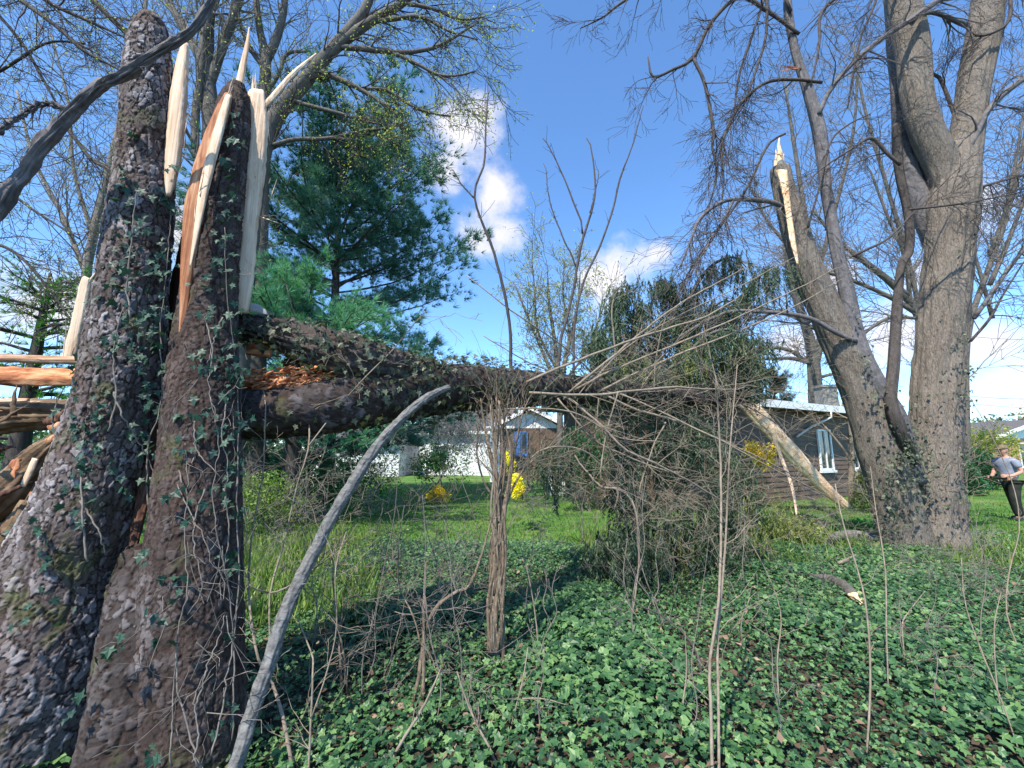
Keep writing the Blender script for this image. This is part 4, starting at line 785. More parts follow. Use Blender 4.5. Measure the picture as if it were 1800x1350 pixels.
SAP[-1] = ('grey whip crossing the corner whip low in the right hand ivy', [[(1770, 1300, 3.4), (1752, 1200, 3), (1748, 1100, 2.6), (1760, 1040, 1.6)]], 4, .2)
for lab, stems, kids, L in SAP:
    b = stems[0][0]; Yb = max(2.3, GY(b[0], b[1])); st = []
    if 'arching down' in lab: Yb = 4.35
    for s in stems: st.append([(x, y, Yb + .0008 * (b[1] - y) * random.uniform(.6, 1.2) * (1 if Yb < 4 else .3), r * .5) for x, y, r in s])
    o = P(b[0], b[1], Yb); simple_tree('sapling', lab, 'sapling', 'twig_dark' if 'dark arch' in lab else ('shaggy_bark' if 'brown' in lab else 'twig_tan'), st, (o[0], o[1], 0), 'bare saplings growing up through the ivy', kids, L, .0028, .01)
# brush: fine grey twigs nobody could count
def brush(label, boxes, mat, whips=0):
    m = MB(); g = Grow(m, 3, (0, 3, 3, 0), .6, (20, 60), .03, .16, seg=(5, 5, 4, 3), sides=(3, 3, 3, 3), minr=.0016)
    for (x0, x1, y0, y1, Y0, Y1, k, L, ux) in boxes:
        for _ in range(k):
            p = P(random.uniform(x0, x1), random.uniform(y0, y1), random.uniform(Y0, Y1)); p[2] = max(p[2], .03)
            g.go(Vector(p), Vector((random.gauss(ux, .9), random.gauss(0, .5), random.gauss(.35, .6))), L * random.uniform(.5, 1.4), random.uniform(.002, .0045), 1)
    if whips:
        for k in range(whips):
            px = random.uniform(430, 1790); py = random.uniform(1040, 1330); Yb = GY(px, py); L = random.uniform(150, 420) * min(1, 3.4 / Yb + .25); dx = random.gauss(0, 40)
            pr = limb([(px + dx * u + random.gauss(0, 7), py - L * u, Yb + .1 * u, (2.0 - 1.3 * u) * .62) for u in (0, .2, .4, .6, .8, 1)]); tube(m, pr, 5, wob=.05); g.along(pr, 3, .18, 2, .2, rmax=.002)
    tag(build('brushwood', m, mat), label, 'brushwood', kind='stuff')
brush('tangle of fine grey broken twigs heaped beneath the tip of the fallen trunk', [(1000, 1400, 690, 900, 4.4, 5.8, 70, .6, .3), (1000, 1420, 850, 980, 4.4, 5.6, 60, .5, 0), (930, 1150, 620, 700, 4.6, 6, 26, .5, .3), (1200, 1400, 620, 700, 5.5, 7, 14, .6, .5)], 'twig_tan')
brush('wiry pale brambles standing between the stump and the lawn', [(430, 860, 900, 1080, 3.6, 5.8, 110, .5, 0), (430, 860, 780, 930, 4.5, 7, 50, .6, .1), (900, 1040, 880, 960, 4.6, 6.5, 30, .4, 0), (1560, 1800, 960, 1150, 4.6, 6.5, 60, .4, 0), (1380, 1600, 860, 950, 6.8, 7.2, 40, .5, 0), (560, 860, 1000, 1250, 3.0, 3.8, 40, .4, 0), (1000, 1700, 1050, 1300, 3.0, 5, 36, .35, 0)], 'twig_grey', 26)
# dark twiggy boughs drooping under the trunk at the left of the lawn
# ============================================================= STICKS ON THE GROUND
def stick(name, label, rows, mat, tip=None, zoff=.12):
    t = thing(name, label, 'branch', G(rows[0][0], rows[0][1])); m = MB(); w = []
    for px, py, r in rows: g_ = G(px, py, zoff); w.append((*g_, r * depth(px, py, g_[1]) / F))
    pr = spline(w, 24); tube(m, pr, 12, wob=.06); build('bark', m, mat, t)
    if tip:
        m = MB()
        for _ in range(7): spike(m, pr[-2, :3] + rng.normal(0, .012, 3), G(*tip, zoff) + rng.normal(0, .02, 3), pr[-1, 3] * .6)
        build('broken_end', m, 'pale_wood', t)
    return t
stick('fallen_branch', 'curved grey branch with a freshly broken end lying in the ivy left of the maple', [(1405, 1008, 5), (1430, 1016, 6.5), (1455, 1018, 8), (1480, 1028, 9), (1498, 1044, 9)], 'grey_bark', (1512, 1062))
stick('fallen_branch', 'long slim brown stick resting against the foot of the maple', [(1475, 990, 3), (1510, 976, 4), (1540, 962, 4), (1550, 945, 3)], 'twig_tan')
stick('fallen_branch', 'broad weathered grey log end half hidden in the ivy left of the maple', [(1452, 952, 5), (1480, 942, 9), (1520, 944, 10), (1548, 952, 8)], 'pole_bark')
# peeled broken limb before the house
t = thing('peeled_limb', 'peeled pale yellow broken limb hanging down to the ground before the brown house', 'branch', P(1488, 888, 13.3) * np.array((1, 1, 0)))
m = MB(); pr = plank(m, [(1290, 690, 11.9, 13), (1318, 716, 12, 18), (1345, 744, 12.1, 20), (1372, 775, 12.3, 21), (1402, 808, 12.5, 21), (1432, 840, 12.8, 19), (1462, 869, 13.1, 16), (1488, 890, 13.3, 11)], .6, 90, 34, .09, ref=(-.2, -.75, .6)); build('peeled_wood', m, 'pale_wood', t)
m = MB(); tube(m, limb([(1170, 676, 11, 8), (1240, 682, 11.4, 12), (1295, 692, 11.95, 15), (1316, 712, 12.1, 12)], 24), 14); build('bark', m, 'grey_bark', t)
m = MB(); plank(m, [(1350, 742, 12, 4), (1372, 800, 12, 3.5), (1392, 855, 11.6, 3.5), (1400, 900, 11, 2.6), (1402, 925, 10.4, 1.6)], .5, 40, 10, .15)
build('torn_strip', m, 'fresh_wood', t)
# ============================================================= BACKGROUND TREES
def leaves_at(tips, mb, per, size, spread, V=LEAF_V, Fc=LEAF_F, tail=3):
    pos = []
    for pts, dirs in tips:
        for _ in range(per):
            a = pts[random.randint(max(0, len(pts) - tail), len(pts) - 1)]; pos.append((a[0] + random.gauss(0, spread), a[1] + random.gauss(0, spread), a[2] + random.gauss(0, spread)))
    if not pos: return
    pos = np.array(pos); ax, ay, az = basis(rng.normal(size=pos.shape)); scatter(mb, V, Fc, pos, ax, ay, az, rng.uniform(*size, len(pos)))
def drawn_tree(label, base, stems, barkm, twigm, kids, L, Yd, leafm=None, per=2, lsize=(.03, .06), kk=(0, 4, 4, 3), droop=.05, minr=.006, levels=3, t0=.35, group=None, bias=(0, 0, .2), spread=.12, rmax=.03, ang=(20, 55), lr=.6, name='bare_tree', cat='tree'):
    t = thing(name, label, cat, base, group); tips = []
    for k, rows in enumerate(stems):
        mb = MB(); mt = MB(); g = Grow(mt, levels, kk, lr, ang, droop, .14, seg=(6, 5, 5, 4), minr=minr, tips=tips)
        pr = limb(rows); tube(mb, pr, 12 if rows[0][3] > 8 else 7, disp=None, wob=.05)
        g.along(pr, max(2, int(kids * (1 if rows[0][3] > 8 else .6))), L * random.uniform(.7, 1.1), 1, t0 if k == 0 else .12, bias, rmax)
        lo = build('trunk' if k == 0 else 'limb', mb, barkm, t); build('twigs', mt, twigm, t)
    if leafm:
        m = MB(); leaves_at(tips, m, per, lsize, spread); build('foliage', m, leafm, t, smooth=False)
    return t
GRP = 'bare spring trees behind the broken stump'
b = lambda px, Y: (*P(px, 860, Y)[:2], 0)
drawn_tree('tall grey tree forking between the two stump spires, behind the stump', b(372, 9.5), [
    [(372, 880, 9.5, 22), (374, 600, 9.5, 20), (374, 400, 9.5, 18), (372, 300, 9.5, 16), (370, 200, 9.5, 16), (364, 130, 9.5, 14), (366, 60, 9.5, 11), (372, 0, 9.5, 9), (380, -90, 9.5, 7)],
    [(366, 140, 9.5, 10), (345, 90, 9.5, 9), (320, 45, 9.5, 8), (295, 0, 9.5, 7), (260, -80, 9.5, 7)], [(368, 150, 9.5, 10), (385, 100, 9.5, 9), (402, 50, 9.5, 9), (420, 0, 9.5, 8), (440, -80, 9.5, 6)],
    [(368, 340, 9.4, 8), (345, 270, 9.3, 8), (344, 200, 9.3, 8), (352, 140, 9.3, 8), (360, 60, 9.3, 7), (385, -10, 9.3, 5)]], 'grey_bark', 'twig_grey', 18, 2.0, 9.5, 'spring_leaf', 2, (.03, .07), group=GRP)
drawn_tree('tree with an upright fork just right of the brown spire, behind the stump', b(455, 10), [
    [(450, 880, 10, 18), (455, 500, 10, 15), (462, 300, 10, 13), (464, 180, 10, 11), (467, 105, 10, 10), (458, 60, 10, 7), (450, 0, 10, 6), (445, -70, 10, 5)],
    [(467, 110, 10, 8), (485, 70, 10, 8), (498, 20, 10, 7), (505, -60, 10, 5)], [(465, 120, 10, 5), (440, 85, 10, 5), (422, 40, 10, 4), (410, -20, 10, 3)], [(465, 170, 10, 4), (490, 130, 10, 4), (505, 95, 10, 3.4), (545, 90, 10, 2)]], 'grey_bark', 'twig_grey', 10, 1.6, 10, 'spring_leaf', 1, (.03, .07), group=GRP)
drawn_tree('wide spreading tree with pale new leaves leaning out over the dark pine', b(400, 9), [
    [(405, 880, 9, 22), (425, 560, 9, 20), (448, 330, 9, 18), (473, 230, 9, 16), (505, 178, 9, 14.5), (548, 128, 9, 13), (582, 88, 9, 11), (618, 48, 9, 10), (645, 10, 9, 8), (665, -60, 9, 6)],
    [(575, 100, 9, 9), (610, 68, 9, 9), (655, 36, 9, 8), (700, 10, 9, 7), (740, -20, 9, 5)],
    [(596, 83, 9, 5), (640, 86, 9, 5), (667, 89, 9, 5), (715, 92, 9, 4), (770, 81, 9, 3), (833, 44, 9, 1.6)], [(689, 92, 9, 3.5), (733, 112, 9, 3.2), (770, 131, 9, 2.6), (804, 133, 9, 2), (835, 125, 9, 1.2)],
    [(555, 122, 9, 5), (607, 144, 9, 5), (637, 159, 9, 4), (678, 185, 9, 3), (696, 193, 9, 2)], [(637, 156, 9, 3), (681, 159, 9, 3), (722, 185, 9, 2.6), (763, 200, 9, 2), (792, 204, 9, 1.2)],
    [(512, 176, 9, 4), (545, 186, 9, 4), (600, 200, 9, 3), (650, 215, 9, 2), (700, 222, 9, 1.3)], [(480, 255, 9, 4), (520, 245, 9, 4), (578, 243, 9, 3.3), (637, 230, 9, 2.6), (674, 226, 9, 2), (715, 215, 9, 1.2)],
    [(640, 40, 9, 4), (690, 34, 9, 4), (740, 30, 9, 3), (790, 55, 9, 2), (840, 70, 9, 1.2)], [(700, 5, 9, 4), (756, 14, 9, 3), (807, 34, 9, 2.3), (850, 30, 9, 1.3)]],
    'grey_bark', 'twig_dark', 18, 1.3, 9, 'spring_leaf', 4, (.03, .07), group=GRP, minr=.005, spread=.10, t0=.5, droop=.10, bias=(.15, 0, -.1))
drawn_tree('bare tree hung with long thin twigs against the sky, leftmost of all', b(-130, 6.5), [
    [(-160, 1000, 6.5, 40), (-150, 500, 6.5, 36), (-130, 200, 6.5, 30), (-90, -60, 6.5, 22), (-40, -300, 6.5, 14)],
    [(-90, -60, 6.5, 8), (-20, -40, 6.3, 7), (36, 0, 6.2, 6), (100, 47, 6, 5), (144, 87, 6, 4.4), (190, 112, 6, 3), (225, 130, 6, 1.6)], [(-60, -160, 6.5, 8), (20, -60, 6.3, 6), (80, 0, 6.2, 5), (155, 36, 6.1, 4), (222, 67, 6, 2)],
    [(-100, -60, 6.5, 6), (-40, -10, 6.4, 5), (0, 29, 6.4, 4), (44, 84, 6.4, 4), (82, 151, 6.4, 3.2), (107, 195, 6.4, 2)], [(-150, 300, 6.5, 6), (-60, 160, 6.3, 5), (0, 125, 6.3, 4), (40, 100, 6.3, 3.6), (67, 82, 6.3, 3.2), (98, 73, 6.3, 2.6), (150, 76, 6.3, 1.6)],
    [(-40, -260, 6.4, 8), (90, -90, 6.4, 8), (164, 0, 6.4, 7), (222, 58, 6.4, 6), (244, 76, 6.4, 3)], [(-150, 430, 6.4, 6), (-60, 420, 6.3, 5), (20, 440, 6.3, 4), (80, 500, 6.3, 3), (130, 570, 6.3, 1.6)],
    [(100, 210, 6.5, 4), (125, 235, 6.5, 4), (160, 280, 6.5, 3.5), (190, 300, 6.5, 3), (210, 340, 6.5, 2)], [(-150, 300, 6.5, 6), (-80, 300, 6.5, 5), (-10, 320, 6.5, 4), (60, 370, 6.5, 3), (140, 420, 6.5, 2)]],
    'dark_bark', 'twig_dark', 24, 1.3, 6.5, 'spring_leaf', 2, (.02, .045), group=GRP, minr=.0035, droop=.16, bias=(.2, 0, -.3), t0=.4, spread=.08, kk=(0, 4, 4, 2))
drawn_tree('slim bare tree standing between the left edge and the scaly trunk, its twigs lit brown', b(120, 13), [
    [(130, 870, 13, 12), (150, 500, 13, 10), (185, 330, 13, 8), (215, 200, 13, 6), (250, 60, 13, 4), (260, -40, 13, 3)], [(150, 480, 13, 6), (110, 380, 13, 5), (60, 280, 13, 4), (30, 160, 13, 2.6)], [(165, 420, 13, 5), (130, 300, 13, 4), (120, 180, 13, 3), (90, 60, 13, 2)]], 'twig_grey', 'twig_grey', 20, 3.0, 13, 'spring_leaf', 1, (.03, .08), group=GRP, minr=.007, kk=(0, 5, 4, 2), t0=.25)
drawn_tree('bare tree with a forked trunk behind the roof of the brown house', b(1430, 26), [
    [(1434, 720, 26, 14), (1432, 660, 26, 13), (1424, 600, 26, 10), (1405, 540, 26, 8), (1390, 490, 26, 6), (1378, 430, 26, 4)], [(1432, 640, 26, 9), (1444, 590, 26, 8), (1450, 540, 26, 6), (1452, 480, 26, 4)], [(1430, 640, 26, 5), (1390, 630, 26, 4), (1345, 632, 26, 2)], [(1425, 640, 26, 4), (1385, 615, 26, 4), (1350, 612, 26, 2)], [(1434, 665, 26, 4), (1475, 655, 26, 3), (1500, 650, 26, 2)], [(1410, 560, 26, 4), (1370, 545, 26, 3), (1335, 560, 26, 2)]], 'grey_bark', 'twig_grey', 9, 3.2, 26, None, minr=.013, group='bare trees behind the houses')
drawn_tree('rounded budding tree with yellow green new leaves against the cloud, in the middle', b(980, 24), [
    [(985, 820, 24, 6), (983, 680, 24, 5), (975, 600, 24, 3.6), (965, 530, 24, 2.4), (962, 470, 24, 1)], [(983, 690, 24, 3.4), (1000, 610, 24, 2.8), (1015, 540, 24, 2), (1020, 480, 24, 1)], [(980, 680, 24, 3.4), (950, 610, 24, 2.6), (925, 550, 24, 2), (905, 500, 24, 1)], [(978, 650, 24, 2.4), (945, 580, 24, 2), (940, 510, 24, 1.6), (935, 460, 24, 1)], [(985, 660, 24, 2.4), (1000, 590, 24, 2), (990, 520, 24, 1.5), (992, 460, 24, 1)], [(985, 680, 24, 2.4), (1030, 620, 24, 2), (1050, 570, 24, 1.5), (1060, 520, 24, 1)]],
    'grey_bark', 'twig_grey', 30, 2.0, 24, 'spring_leaf', 4, (.08, .17), minr=.011, group='bare trees behind the houses', spread=.22, kk=(0, 4, 3, 2))
for lab, px, Y, stems in [
    ('bare tree with long ascending limbs seen between the broken stem and the main maple trunk', 1560, 19, [[(1650, 760, 19, 10), (1630, 620, 19, 9), (1610, 545, 19, 9), (1570, 500, 19, 8), (1520, 460, 19, 6), (1470, 420, 19, 4), (1430, 370, 19, 2)], [(1610, 550, 19, 6), (1560, 520, 19, 5), (1490, 490, 19, 4), (1420, 470, 19, 2)], [(1600, 530, 19, 5), (1590, 450, 19, 4), (1560, 380, 19, 3), (1530, 300, 19, 2)], [(1615, 560, 19, 4), (1560, 560, 19, 4), (1500, 600, 19, 3), (1450, 640, 19, 2)], [(1625, 600, 19, 5), (1600, 470, 19, 5), (1560, 330, 19, 4), (1520, 190, 19, 3), (1500, 80, 19, 2)]]),
    ('bare tree with fine reddish twigs rising behind the right maple fork, at the right edge', 1760, 17, [[(1700, 840, 17, 8), (1700, 600, 17, 7), (1735, 480, 17, 6), (1770, 380, 17, 5), (1800, 250, 17, 4), (1820, 60, 17, 3)], [(1740, 500, 17, 6), (1770, 430, 17, 5), (1800, 350, 17, 4), (1830, 250, 17, 3)], [(1745, 560, 17, 5), (1720, 470, 17, 4), (1690, 380, 17, 3), (1660, 250, 17, 2)], [(1738, 450, 17, 4), (1770, 360, 17, 4), (1790, 260, 17, 3), (1810, 120, 17, 2)]]),
    ('bare tree with fine twigs filling the sky left of the slender maple stem', 1400, 21, [[(1500, 840, 21, 6), (1480, 650, 21, 5), (1450, 520, 21, 7), (1420, 400, 21, 5), (1400, 280, 21, 4), (1380, 150, 21, 2)], [(1455, 540, 21, 5), (1400, 450, 21, 4), (1350, 390, 21, 3), (1320, 330, 21, 2)], [(1440, 470, 21, 5), (1470, 360, 21, 4), (1500, 230, 21, 3), (1510, 90, 21, 2)], [(1470, 600, 21, 4), (1400, 560, 21, 3), (1340, 540, 21, 2)]])]:
    drawn_tree(lab, b(px, Y), stems, 'grey_bark', 'twig_grey', 30, 3.4, Y, None, minr=.0085, kk=(0, 5, 4, 3), group='bare trees behind the maple', t0=.2, bias=(0, 0, .3))

# ------------------------------------------------------------- conifers
TU_V, TU_F = tuft(20, .025, .40, 3, 1.0, .95)
def pine(name, label, px, Y, htop, prof, mat, z0=1.0, per=10, tsize=(.28, .45), lean=0.0, den=1.0, wh=.42, droop=.0, cat='pine tree', trunkr=.24, side=True):
    bx, by = P(px, 860, Y)[:2]; t = thing(name, label, cat, (bx, by, 0)); mt = MB(); mf = MB(); pos = []; dr = []
    pr = spline([(bx, by, -.1, trunkr), (bx + lean * .5, by, htop * .5, trunkr * .6), (bx + lean, by, htop, .03)], 24); tube(mt, pr, 12); build('trunk', mt, 'dark_bark', t)
    mb = MB(); z = z0
    while z < htop - .2:
        f = (z - z0) / (htop - z0); Rr = np.interp(f, [0, .25, .5, .75, 1], prof); cx = bx + lean * z / htop
        for k in range(random.randint(4, 6)):
            a = random.uniform(0, 2 * math.pi); L = Rr * random.uniform(.55, 1.12); zz = z + random.uniform(-.2, .2)
            p = Vector((cx, by, zz)); d = Vector((math.cos(a), math.sin(a), .12 + .35 * f)).normalized(); pts = [(*p, .035)]; n = 8
            for i in range(n):
                d = (d + Vector((random.gauss(0, .10), random.gauss(0, .10), random.gauss(0, .06) + (.03 if not droop else -droop)))).normalized(); p = p + d * (L / n); pts.append((*p, .035 * (1 - (i + 1) / n) + .008))
                if i >= 1:
                    for _ in range(int(per * den * (.4 + .6 * i / n))):
                        e = Vector((random.gauss(0, 1), random.gauss(0, 1), random.gauss(.1, .35))).normalized(); q = p + e * random.uniform(.05, .16 + .12 * L); pos.append(q[:]); dr.append((d * .7 + e + Vector((0, 0, .25))).normalized()[:])
                    if side and random.random() < .7:
                        e = (d + Vector((random.gauss(0, .8), random.gauss(0, .8), random.gauss(.05, .2)))).normalized(); s = p + e * random.uniform(.3, .7)
                        tube(mb, np.array([(*p, .012), (*((p + s) / 2), .009), (*s, .006)]), 3, cap=False)
                        for _ in range(int(per * .7 * den)): pos.append((s + Vector((random.gauss(0, .10), random.gauss(0, .10), random.gauss(0, .07))))[:]); dr.append((e + Vector((random.gauss(0, .4), random.gauss(0, .4), random.gauss(.2, .3)))).normalized()[:])
            tube(mb, np.array(pts), 5, cap=False)
        z += wh * random.uniform(.75, 1.3)
    pos = np.array(pos); ay = nrm(np.array(dr)); ax = nrm(np.cross(ay, rng.normal(size=ay.shape))); az = np.cross(ax, ay)
    scatter(mf, TU_V, TU_F, pos, ax, ay, az, rng.uniform(*tsize, len(pos)))
    build('branches', mb, 'dark_bark', t); build('needle_foliage', mf, mat, t, smooth=False); return t
pine('white_pine', 'large dark blue green pine with layered boughs behind the stump', 575, 14, 12.4, [4.6, 5.3, 5.1, 4.5, 3.2], 'pine_needle', 1.4, 19, (.22, .42), -.3, wh=.44)
pine('white_pine', 'lower pine with sunlight put into its light green, before the dark blue green pine', 505, 10, 5.6, [3.3, 3.3, 2.8, 1.9, .6], 'pine_sunlit', 1.6, 10, (.16, .30), .2)
pine('hemlock', 'feathery green hemlock boughs low at the left edge above the split log', 20, 9.0, 5.6, [2.6, 2.5, 1.9, 1.2, .4], 'shrub_leaf', 1.0, 5, (.12, .24), 0, .7, .35, .04, 'hemlock')
pine('small_conifer', 'small thin topped conifer above the roof of the brown house', 1378, 30, 7.4, [2.2, 2.0, 1.5, .9, .3], 'spruce_needle', 1.5, 7, (.3, .5), 0, .8, .6, 0, 'conifer', .15)

# ------------------------------------------------------------- bushes
def bush(name, label, cat, px, py, Y, w, h, d, mat, n, size, lobes=9, stems=True, tsz=None, group=None, zb=0):
    c = P(px, py, Y); t = thing(name, label, cat, (c[0], c[1], zb), group); m = MB(); pos = []
    L = [(random.uniform(-.55, .55) * w, random.uniform(-.5, .5) * d, random.uniform(.25, .8) * h, random.uniform(.28, .5)) for _ in range(lobes)]
    for _ in range(n):
        lx, ly, lz, lr = random.choice(L); v = Vector((random.gauss(0, 1), random.gauss(0, 1), random.gauss(0, 1))).normalized() * random.uniform(.45, 1.05) ** .6
        p = (c[0] + lx + v.x * lr * w, c[1] + ly + v.y * lr * d, max(.03, zb + lz + v.z * lr * h * .75)); pos.append(p)
    pos = np.array(pos); ax, ay, az = basis(rng.normal(size=pos.shape) + np.array((0, -.2, .5))); scatter(m, LEAF_V, LEAF_F, pos, ax, ay, az, rng.uniform(*size, n))
    build('foliage', m, mat, t, smooth=False)
    if stems:
        m = MB(); g = Grow(m, 2, (4, 3, 0), .6, (20, 50), 0, .12, minr=.006)
        for _ in range(5): g.go(Vector((c[0] + random.gauss(0, w * .12), c[1] + random.gauss(0, d * .12), zb)), Vector((random.gauss(0, .4), random.gauss(0, .4), 1)), h * .75, .02, 0)
        build('stems', m, 'twig_grey', t)
    return t
bush('evergreen_bush', 'rounded dark green bush touching the right side of the maple foot', 'bush', 1692, 850, 17, .85, 1.35, .8, 'bush_dark', 5200, (.05, .10))
bush('evergreen_bush', 'rounded dark green bush beside the person, the farther of the two', 'bush', 1722, 845, 20, 1.0, 1.9, .9, 'bush_dark', 5200, (.06, .12))
bush('golden_shrub', 'tall golden green shrub behind the two dark bushes, before the tan brick house', 'shrub', 1728, 830, 24, 1.9, 3.4, 1.4, 'bush_gold', 7000, (.07, .15), 12)
bush('forsythia', 'orange yellow flowering forsythia against the brown house wall, left of the peeled limb', 'shrub', 1336, 800, 10.2, .42, .55, .35, 'forsythia_bloom', 1500, (.04, .08), zb=1.3)
bush('forsythia', 'small orange yellow flowering bush on the far lawn left of the shaggy shrub', 'shrub', 772, 860, 13, .50, .62, .4, 'forsythia_bloom', 1500, (.04, .08), zb=.12)
bush('forsythia', 'bright lemon yellow flowering bush right behind the shaggy shrub', 'shrub', 917, 850, 9, .26, .50, .25, 'forsythia_lemon', 2200, (.04, .07), 5, zb=.72)
bush('forsythia', 'narrow lemon yellow flowering spray above the lemon yellow bush', 'shrub', 897, 820, 9.2, .13, .55, .15, 'forsythia_lemon', 420, (.035, .06), 5, zb=1.15)
bush('green_shrub', 'bright green leafy shrub with thin stems on the far lawn', 'shrub', 770, 830, 15, 1.2, 1.5, .8, 'shrub_leaf', 3000, (.05, .11), zb=.55)
bush('green_shrub', 'low light green shrub before the house seen through the spruce boughs', 'shrub', 1045, 860, 13, .35, 1.5, .4, 'spring_leaf', 700, (.04, .08))
bush('magnolia', 'pink blossoming tree against the white house across the lawn', 'tree', 780, 790, 20, 3.6, 3.0, 2, 'magnolia_bloom', 11000, (.06, .14), 16, zb=1.3)
bush('green_shrub', 'deep green shrub beside the brown house, seen between the shaggy shrub and spruce boughs', 'shrub', 1035, 860, 12.5, 1.3, 2.3, .8, 'bush_dark', 4200, (.05, .11), 12)
bush('green_shrub', 'dark green shrub in the shade under the fallen trunk', 'shrub', 560, 860, 11, 2.2, 1.5, 1, 'bush_dark', 3000, (.06, .12), 12)
bush('green_shrub', 'olive green shrub by the stump, under the start of the fallen trunk', 'shrub', 490, 870, 8.5, 1.3, 1.25, .9, 'weed', 5200, (.03, .07), 12)
bush('green_shrub', 'dusty green shrub in front of the white house, left of the bent grey pole', 'shrub', 640, 860, 13, 1.6, 1.7, 1, 'shrub_leaf', 2600, (.05, .10), 12)
bush('foundation_shrub', 'twiggy dark shrub under the window of the brown house', 'shrub', 1535, 860, 12, .7, 1.2, .6, 'spruce_yellow', 2600, (.04, .08), 9)
bush('foundation_shrub', 'low sunlit green plants at the foot of the maple on the house side', 'plants', 1520, 915, 9.3, .8, .28, .6, 'shrub_leaf', 1600, (.04, .07), 9, False)
bush('foundation_shrub', 'low olive bush at the right hand foot of the spruce bough heap', 'shrub', 1380, 925, 8.0, 1.0, .55, .6, 'spruce_yellow', 2200, (.03, .07), 9, False)
bush('yellow_weed', 'olive yellow weeds growing under the spruce boughs', 'weeds', 1185, 950, 6.9, .9, .45, .5, 'spruce_yellow', 2600, (.03, .07), 9, False)
# tiny tree beside the brown house
drawn_tree('small pale barked bare tree standing at the corner window of the brown house', b(1497, 12.6), [
    [(1497, 885, 12.6, 6), (1496, 840, 12.6, 6), (1498, 790, 12.6, 5), (1494, 740, 12.6, 4), (1490, 700, 12.6, 3)], [(1497, 850, 12.6, 4), (1515, 820, 12.6, 3), (1530, 790, 12.6, 2)], [(1496, 810, 12.6, 3), (1475, 780, 12.6, 2.6), (1450, 750, 12.6, 2)]], 'twig_tan', 'twig_tan', 8, .7, 12.6, None, minr=.005, name='small_tree', t0=.3)
# far woods
def woods(label, x0, x1, Y, h, n, mat, size=(.3, .7)):
    m = MB(); X = rng.uniform(x0, x1, n); 
    z = np.array([h * (.55 + .6 * mn.noise(Vector((a * .12, 0, 4.4))) + .15 * mn.noise(Vector((a * .9, 0, 1)))) for a in X]) * rng.uniform(0, 1, n) ** .7
    pos = np.stack((X, Y + rng.normal(0, 3, n), z), -1); ax, ay, az = basis(rng.normal(size=pos.shape)); scatter(m, LEAF_V, LEAF_F, pos, ax, ay, az, rng.uniform(*size, n))
    tag(build('far_woods', m, mat, smooth=False), label, 'woods', kind='stuff')
woods('hazy olive woods on the horizon behind the right hand house', 30, 150, 70, 12, 16000, 'hedge_far', (.35, .9))
woods('dim hedges and woods closing the garden beyond the fallen trunk', -75, 30, 48, 6.5, 15000, 'hedge_far', (.3, .8))
woods('dark green undergrowth behind the broken stump', -34, -7, 19, 4.6, 9000, 'bush_dark', (.12, .32))

